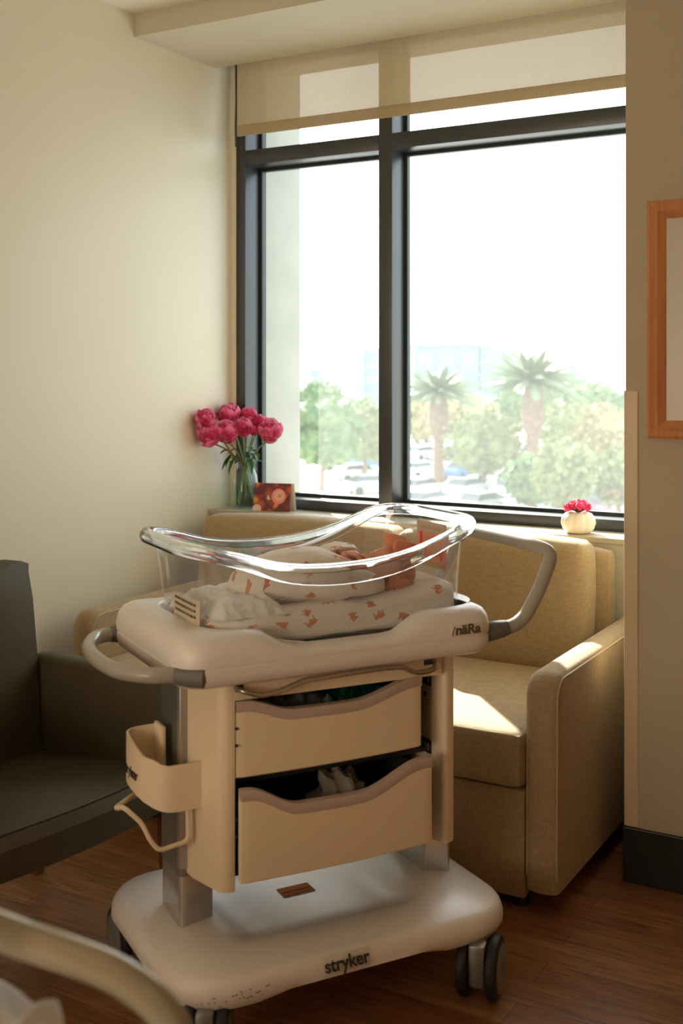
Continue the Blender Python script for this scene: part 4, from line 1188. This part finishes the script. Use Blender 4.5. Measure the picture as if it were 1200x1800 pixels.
# ------------------------------------------------------------------ hospital bed in the near left corner (camera-aligned frame)
bo = cam2w(-.62, .30)
bed = thing('hospital_bed', 'hospital bed end with a champagne tube rail in the near left corner', 'hospital bed', (bo.x, bo.y, 0), TH)
def bl_(px, py, z): return Vector(((px - 600) / F * z + .62, z - .30, CAMH - (py - 657) / F * z))
bm = B()
pth = [bl_(-420, 1540, 1.02), bl_(-200, 1568, 1.03), bl_(-40, 1622, 1.04), bl_(40, 1651, 1.05), bl_(110, 1675, 1.05), bl_(190, 1705, 1.05), bl_(245, 1738, 1.05), bl_(284, 1775, 1.05), bl_(312, 1825, 1.05), bl_(328, 1900, 1.05), bl_(336, 2080, 1.05)]
P_ = [Vector(p) for p in pth]; fine = []
for i in range(len(P_) - 1):
    p0, p1, p2, p3 = P_[max(i - 1, 0)], P_[i], P_[i + 1], P_[min(i + 2, len(P_) - 1)]
    for k in range(6):
        t = k / 6; fine.append(.5 * ((2 * p1) + (p2 - p0) * t + (2 * p0 - 5 * p1 + 4 * p2 - p3) * t * t + (3 * p1 - p0 - 3 * p2 + p3) * t ** 3))
fine.append(P_[-1]); fine.append(P_[-1] - Vector((0, 0, .2)))
tube(bm, fine, .0165, 20); obj('foot_rail', bm, M['tubecol'], bed)
bm = B(); cushion(bm, -.5, .42, -1.2, .80, .52, .66, .04, .01); obj('mattress', bm, M['bedding'], bed)
bm = B(); box(bm, -.52, .47, -1.25, .79, .36, .51, .02); obj('bed_frame', bm, M['hgrey'], bed)
for x in (-.45, .4):
    for y in (-1.1, .6):
        bm = B(); cyl(bm, (x, y, .06), (x, y, .37), .02); blob(bm, (x, y, .05), (.03, .05, .05), 3); obj('leg', bm, M['hgrey'], bed)
bs = cam2w(-.47, 1.02)
bd = thing('bed_sheet', 'crumpled white bed sheet in the bottom left corner', 'bed sheet', (bs.x, bs.y, .66), TH)
bm = B(); rings = []
for i in range(71):
    rr_ = []
    for j in range(31):
        a, b = 2 * i / 70 - 1, 2 * j / 30 - 1
        e = max(0, 1 - max(abs(a), abs(b)) ** 3)
        x = a * .30; y = b * .11
        z = .004 + e * (.055 + .085 * abs(noise.noise(Vector((a * 3.4 + 2, b * 2.2, 7)))) ) + 0 + .01 * noise.noise(Vector((x * 30, y * 30, 1)))
        rr_.append((x, y, z))
    rings.append(rr_)
loft(bm, rings, closed=False)
obj('sheet_cloth', bm, M['bedding'], bd)
def fold_(px, py, w_, h_, n_, sd):
    c = Vector(((px - 600) / F * 1.02 + .47, 0, CAMH - (py - 657) / F * 1.02 - .66)); b2 = B(); rings = []
    for i in range(25):
        t = i / 24; rr_ = []
        for j in range(29):
            a = PI * (j / 28); k_ = 1 + .35 * noise.noise(Vector((math.cos(a) * 1.6 + sd, math.sin(a) * 1.6, t * 2.2)))
            x = c.x + w_ * math.cos(a) * k_ + .012 * math.sin(t * 5 + sd); z = max(.0, c.z * math.sin(a) ** .6 * (1 + .12 * noise.noise(Vector((a * 2, t * 4, sd)))) * (1 - .25 * (2 * t - 1) ** 2))
            rr_.append((x, (t - .5) * n_, z))
        rings.append(rr_)
    loft(b2, rings, closed=False); obj('sheet_fold', b2, M['bedding'], bd, ang=180)
fold_(-28, 1728, .034, 0, .16, 1.3); fold_(52, 1772, .020, 0, .12, 4.1); fold_(-5, 1775, .045, 0, .10, 7.7)

# ------------------------------------------------------------------ the view outside (placed by bearing and distance from the window)
GZ = -7.6
def out(px, dist): return cam2w((px - 600) / F * dist, dist, GZ)
M['asph'] = noisy(mat('pale_asphalt', rough=.9), (.36, .35, .33), (.44, .43, .40), .2)  # light grey with slight random variation
M['conc'] = mat('pale_concrete', (.78, .74, .66), .8)
M['bldA'] = noisy(mat('grey_blue_cladding', rough=.6), (.20, .25, .28), (.23, .28, .31), .1)
M['bldB'] = mat('pale_cladding', (.32, .38, .39), .6)
M['bldC'] = mat('white_render', (.42, .48, .50), .7)
M['bglass'] = mat('blue_office_glass', (.25, .38, .46), .15)
fol = [noisy(mat('foliage_olive', rough=.8), (.14, .17, .07), (.27, .29, .13), 1.2), noisy(mat('foliage_yellow', rough=.8), (.26, .24, .11), (.38, .34, .18), 1.2), noisy(mat('foliage_green', rough=.8), (.085, .15, .06), (.19, .26, .11), 1.2)]
M['trunk'] = noisy(mat('palm_trunk', rough=.9), (.19, .12, .09), (.27, .17, .12), 3)
M['frond'] = mat('palm_frond', (.16, .22, .11), .6)
M['bark'] = mat('bark', (.22, .16, .11), .9)
bm = B(); g = [cam2w(-400, 20, GZ), cam2w(400, 20, GZ), cam2w(1500, 1500, GZ), cam2w(-1500, 1500, GZ)]; bm.faces.new([bm.verts.new(p) for p in g]); struct('ground_parking_lot', bm, M['asph'])
bm = B()
for px, d, w in ((700, 120, 60),): 
    c = cam2w((560 - 600) / F * 74, 74, GZ)
    vs = [cam2w(r, z, GZ + .02) for r, z in ((-9, 60), (4, 60), (3, 95), (-9, 100))]; bm.faces.new([bm.verts.new(p) for p in vs])
struct('ground_driveway', bm, M['conc'])

def building(name, label, px0, px1, dist, ytop, mm, deep=30, floors=4, bays=8, wm='bglass'):
    a = cam2w((px0 - 600) / F * dist, dist); b = cam2w((px1 - 600) / F * dist, dist); w = (b - a).length
    H = CAMH + (657 - ytop) / F * dist - GZ
    t = thing(name, label, 'building', (a.x, a.y, GZ), TH)
    bm = B(); box(bm, 0, w, 0, deep, 0, H); bb = obj('wall', bm, M[mm], t, smooth=False)
    bm = B(); box(bm, -.3, w + .3, -.3, deep + .3, H, H + .6); obj('parapet', bm, M['bldC'], t, smooth=False)
    fh = H / floors
    for k in range(floors):
        bm = B()
        for j in range(bays):
            x0 = w * (j + .15) / bays; box(bm, x0, x0 + w * .7 / bays, -.15, .1, k * fh + fh * .3, k * fh + fh * .8)
        objs('window', bm, M[wm], t, smooth=False)
    return t
building('office_building', 'large grey-blue office block behind the palms', 727, 842, 230, 607, 'bldA', 40, 2, 3)
building('office_building', 'pale office wing joined to the right of the large grey block', 843, 903, 232, 608, 'bldB', 40, 4, 6)
building('office_building', 'tall white office tower seen left of the mullion', 620, 640, 200, 600, 'bldC', 15, 6, 2)
building('office_building', 'glazed office block just left of the mullion', 641, 700, 202, 617, 'bldB', 20, 5, 6)
building('office_building', 'distant white block at the right edge of the window', 1058, 1096, 420, 624, 'bldC', 30, 4, 4)
building('office_building', 'distant low pale building left of the white tower', 545, 600, 450, 646, 'bldC', 30, 2, 6)
building('office_building', 'low pale warehouse behind the trees on the far right', 1000, 1060, 460, 634, 'bldB', 30, 2, 5)

def tree(px, d, top, w, fi, label, seed, base=None):
    p = out(px, d); t = thing('tree', label, 'tree', p, 0, 'trees round the parking lot'); random.seed(seed)
    H = CAMH + (657 - top) / F * d - GZ; W = w / F * d / 2
    bm = B(); tube(bm, [(0, 0, 0), (.1, 0, H * .3), (-.1, .1, H * .6)], .2, 8, rr=[.25, .18, .1]); obj('trunk', bm, M['bark'], t)
    bm = B()
    for k in range(11):
        a = random.uniform(0, 6.28); r = W * .62 * math.sqrt(random.random()); z = H * random.uniform(.42, .80)
        s = W * random.uniform(.34, .5) * (1.15 - .3 * (z / H))
        blob(bm, (r * math.cos(a), r * math.sin(a), min(z, H - s * .8)), (s, s, s * .85), 3, .55, 2.6, seed + k)
    blob(bm, (0, 0, H * .6), (W * .6, W * .6, H * .33), 3, .5, 2.6, seed)
    # loose leaf sprays round the crown
    for k in range(500):
        d_ = Vector((random.gauss(0, 1), random.gauss(0, 1), random.gauss(0, 1))).normalized(); q = random.uniform(.8, 1.05)
        c = Vector((d_.x * W * q, d_.y * W * q, H * .62 + d_.z * H * .38 * q)); s = random.uniform(.12, .3)
        e1 = Vector((random.gauss(0, 1), random.gauss(0, 1), random.gauss(0, 1))).normalized() * s; e2 = e1.orthogonal().normalized() * s
        bm.faces.new([bm.verts.new(c + v) for v in (e1, e2, -e1, -e2)])
    obj('crown', bm, fol[fi], t)
trees = [(565, 88, 683, 150, 2, 'big green tree at the left edge of the window view'), (640, 95, 700, 110, 0, 'olive green tree beside the big green one, left of the mullion'),
         (735, 130, 700, 70, 1, 'yellowish tree left of the shorter palm'), (825, 118, 690, 110, 1, 'yellowish round tree between the two palms'),
         (850, 88, 722, 150, 0, 'wide sparse olive tree in front between the palms'), (900, 150, 680, 70, 2, 'dark green tree behind the taller palm'),
         (1030, 150, 668, 120, 2, 'large green tree in the row behind, right of the taller palm'), (975, 190, 665, 90, 2, 'distant green tree right of the taller palm'),
         (1000, 105, 705, 110, 0, 'dark olive tree right of the taller palm'), (1060, 86, 712, 120, 1, 'yellowish tree at the right edge of the window view'),
         (1095, 120, 690, 80, 2, 'green tree partly hidden by the right wall'), (990, 66, 770, 110, 0, 'light green shrub-like tree nearest the window'),
         (760, 180, 676, 70, 2, 'distant tree below the grey office block'), (560, 190, 668, 90, 2, 'distant tree behind the big green one'), (930, 72, 800, 90, 2, 'low green tree at the foot of the taller palm'),
         (1085, 70, 790, 90, 0, 'low light green tree by the right edge of the window'), (700, 150, 690, 60, 0, 'olive tree hidden behind the mullion')]
# trees seen only from a step to the side
for q, (px, d) in enumerate(((-900, 90), (-500, 110), (-120, 85), (250, 100), (420, 120), (1250, 95), (1450, 120), (1700, 90), (2000, 110), (2400, 100))):
    trees.append((px, d, 690, 140, q % 3, f'green tree beyond the frame, {["first", "second", "third", "fourth", "fifth", "sixth", "seventh", "eighth", "ninth", "tenth"][q]} from the left'))
for i, a in enumerate(trees): tree(*a, seed=100 + i * 7)

def palm(px, d, ycrown, wpx, label, seed):
    random.seed(seed); p = out(px, d); t = thing('palm_tree', label, 'palm tree', p, 0, 'palms in the parking lot')
    H = CAMH + (657 - ycrown) / F * d - GZ; L = wpx / F * d / 2
    bm = B(); rings = [(0, .5), (H * .3, .42), (H * .50, .44), (H * .58, .68), (H * .70, .82), (H * .84, .76), (H * .93, .6), (H, .5)]
    lathe(bm, [(r, z) for z, r in rings], n=14); obj('trunk', bm, M['trunk'], t)
    bm = B(); pts = []
    N = 64
    fr = None
    for k in range(N):
        el = math.radians(-8 + 66 * ((k * 7) % N) / N); az = k * 2.399
        rows = []; s = Vector((-math.sin(az), math.cos(az), 0)); h = Vector((math.cos(az), math.sin(az), 0))
        LL = L * random.uniform(.85, 1.1)
        bm = B()
        for i in range(9):
            q = i / 8; c = h * LL * q * math.cos(el) + Vector((0, 0, 1)) * (LL * (q * math.sin(el) - .26 * q * q))
            ww = LL * .085 * math.sin(PI * (.06 + .9 * q)) ** .6
            rows.append([c - s * ww - Vector((0, 0, ww * .8)), c, c + s * ww - Vector((0, 0, ww * .8))])
        loft(bm, rows, closed=False); obj('frond', bm, M['frond'], t, loc=(0, 0, H))
palm(936, 84, 668, 205, 'taller palm tree with a thick brown trunk skirt', 5)
palm(771, 92, 688, 150, 'shorter palm tree near the mullion', 6)

# cars
carcols = {'white': (.80, .80, .80), 'silver': (.45, .46, .48), 'dark grey': (.06, .07, .08), 'blue': (.08, .20, .50), 'red': (.45, .05, .05), 'beige': (.50, .45, .36)}
cm = {k: mat('car_paint_' + k.replace(' ', '_'), v, .2, .1) for k, v in carcols.items()}
M['cglass'] = mat('car_glass', (.05, .07, .08), .05)
def carproto():
    t = thing('car', 'x', 'car', (0, 0, 0)); 
    bm = B(); pr = [(-2.2, .35), (-2.25, .75), (-2.1, .95), (-1.5, 1.0), (-.9, 1.05), (1.0, 1.02), (1.9, .92), (2.2, .7), (2.25, .38)]
    rings = [[(x, y * (1 if z < .9 else .94), z) for x, z in pr] for y in (-.88, -.6, 0, .6, .88)]; loft(bm, rings); obj('body', bm, cm['white'], t)
    bm = B(); pr = [(-1.75, .98), (-1.2, 1.40), (.35, 1.45), (1.25, 1.0)]
    rings = [[(x * k, y * (1 if z < 1.1 else .82), z) for x, z in pr] for y, k in ((-.80, 1), (.80, 1))]; loft(bm, rings); obj('windows', bm, M['cglass'], t, smooth=False)
    bm = B(); box(bm, -1.25, .38, -.66, .66, 1.40, 1.47, .03); obj('roof', bm, cm['white'], t)
    for x in (-1.4, 1.4):
        for y in (-.85, .85):
            bm = B(); cyl(bm, (x, y - .1, .33), (x, y + .1, .33), .33, 16); obj('wheel', bm, M['black'], t)
    return t
proto = carproto(); first = True; random.seed(14)
rows = [(74, 735, 1100, 92, 'first'), (84, 722, 1095, 82, 'second'), (98, 720, 1095, 70, 'third'), (120, 722, 1095, 66, 'fourth'), (150, 735, 1090, 64, 'fifth')]
ordn = ['first', 'second', 'third', 'fourth', 'fifth', 'sixth', 'seventh', 'eighth', 'ninth', 'tenth']
def place(px, d, colr, label, yaw):
    global first
    if first: t = proto; first = False
    else:
        t = proto.copy(); COL.objects.link(t)
        for c in proto.children:
            q = c.copy(); COL.objects.link(q); q.parent = t
            if c.name.startswith(('body', 'roof')): q.data = c.data.copy()
    for c in t.children:
        if c.name.startswith(('body', 'roof')): c.data.materials[0] = cm[colr]
    p = out(px, d); t.location = p; t.rotation_euler = (0, 0, TH + yaw); t['label'] = label; t['category'] = 'car'; t['group'] = 'cars in the parking lot'
seq = ['white', 'silver', 'white', 'dark grey', 'white', 'silver', 'white', 'red', 'beige', 'white', 'blue', 'silver', 'white']
k = 0
for d, x0, x1, st, rn_ in rows:
    x = x0 + 20; i = 0
    while x < x1:
        c = seq[k % len(seq)]; k += 1
        place(x + random.uniform(-4, 4), d + random.uniform(-1, 1), c, f'{c} car in the {rn_} parking row from the window, {ordn[i]} from the mullion', math.radians(48) + random.uniform(-.08, .08))
        x += st; i += 1
place(655, 86, 'silver', 'silver car nearest the mullion in the left pane', math.radians(20)); place(632, 96, 'white', 'white car behind the silver one in the left pane', math.radians(20)); place(600, 108, 'dark grey', 'dark car under the trees in the left pane', math.radians(20))
place(650, 108, 'blue', 'blue car in the left pane behind the white one', math.radians(20))
# pink bougainvillea below the right end of the window
p = out(1062, 60); t = thing('flowering_shrub', 'pink flowering shrub low at the right end of the view', 'shrub', p); bm = B(); random.seed(2)
for q in range(9): blob(bm, (random.uniform(-1.2, 1.2), random.uniform(-.8, .8), .9 + random.uniform(0, .8)), .55, 3, .5, 3, q)
obj('blossom', bm, mat('bougainvillea', (.70, .12, .22), .8), t)

# ------------------------------------------------------------------ light
w = bpy.data.worlds.new('World'); sc.world = w; w.use_nodes = True; t = w.node_tree; bg = t.nodes['Background']
sky = t.nodes.new('ShaderNodeTexSky'); sky.sky_type = 'NISHITA'; sky.sun_disc = False; sky.sun_elevation = math.radians(32); sky.sun_rotation = math.radians(-43); sky.dust_density = 3; sky.air_density = 1.2
mx = t.nodes.new('ShaderNodeMix'); mx.data_type = 'RGBA'; mx.inputs[0].default_value = .72; mx.inputs[7].default_value = (.90, .97, 1.0, 1)
sk_ = t.nodes.new('ShaderNodeMix'); sk_.data_type = 'RGBA'; sk_.blend_type = 'MULTIPLY'; sk_.inputs[0].default_value = 1; sk_.inputs[7].default_value = (.12, .12, .12, 1)
t.links.new(sky.outputs[0], sk_.inputs[6]); t.links.new(sk_.outputs[2], mx.inputs[6]); t.links.new(mx.outputs[2], bg.inputs[0])
bg.inputs[1].default_value = 3.5
sl = bpy.data.lights.new('sun', 'SUN'); sl.energy = 20; sl.angle = math.radians(.6); sl.color = (1, .93, .80)
so_ = bpy.data.objects.new('sun', sl); COL.objects.link(so_)
alt = math.radians(30.5); az = Vector((.95, -1, 0)).normalized(); dv = az * math.cos(alt) + Vector((0, 0, -math.sin(alt)))
so_.rotation_euler = dv.to_track_quat('-Z', 'Y').to_euler()

# warm glowing fill panel, added unseen behind the viewer to brighten the cart front
fill_p = thing('fill_panel', 'wide warm fill panel added out of view on the back wall', 'fill light', (-1.5, -2.2, 1.3))
bm = B(); box(bm, -1.05, 1.05, 0, .07, -.5, .5, .01); obj('fill_panel_back', bm, M['white'], fill_p)
em = mat('fill_glow', (.9, .8, .6), .5); bsdf(em).inputs['Emission Color'].default_value = (1, .80, .61, 1); bsdf(em).inputs['Emission Strength'].default_value = 7.5
bm = B(); box(bm, -1.0, 1.0, .07, .08, -.45, .45); obj('fill_panel_face', bm, em, fill_p, smooth=False)

# ------------------------------------------------------------------ camera
cd_ = bpy.data.cameras.new('Camera'); cam = bpy.data.objects.new('Camera', cd_); COL.objects.link(cam)
cam.location = (0, 0, CAMH); cam.rotation_euler = (PI / 2, 0, TH)
cd_.sensor_fit = 'VERTICAL'; cd_.sensor_height = 36; cd_.lens = F / 1800 * 36; cd_.shift_y = -(900 - 657) / 1800; cd_.clip_start = .02; cd_.clip_end = 4000
cd_.dof.use_dof = True; cd_.dof.focus_distance = 3.3; cd_.dof.aperture_fstop = 3.8
sc.camera = cam
sc.view_settings.view_transform = 'Standard'; sc.view_settings.look = 'None'; sc.view_settings.gamma = 1; sc.view_settings.exposure = .12; sc.view_settings.use_curve_mapping = False
sc.cycles.use_denoising = True
sc.cycles.max_bounces = 10; sc.cycles.diffuse_bounces = 6; sc.cycles.transparent_max_bounces = 16; sc.cycles.sample_clamp_indirect = 8
sc.cycles.caustics_reflective = False; sc.cycles.caustics_refractive = False
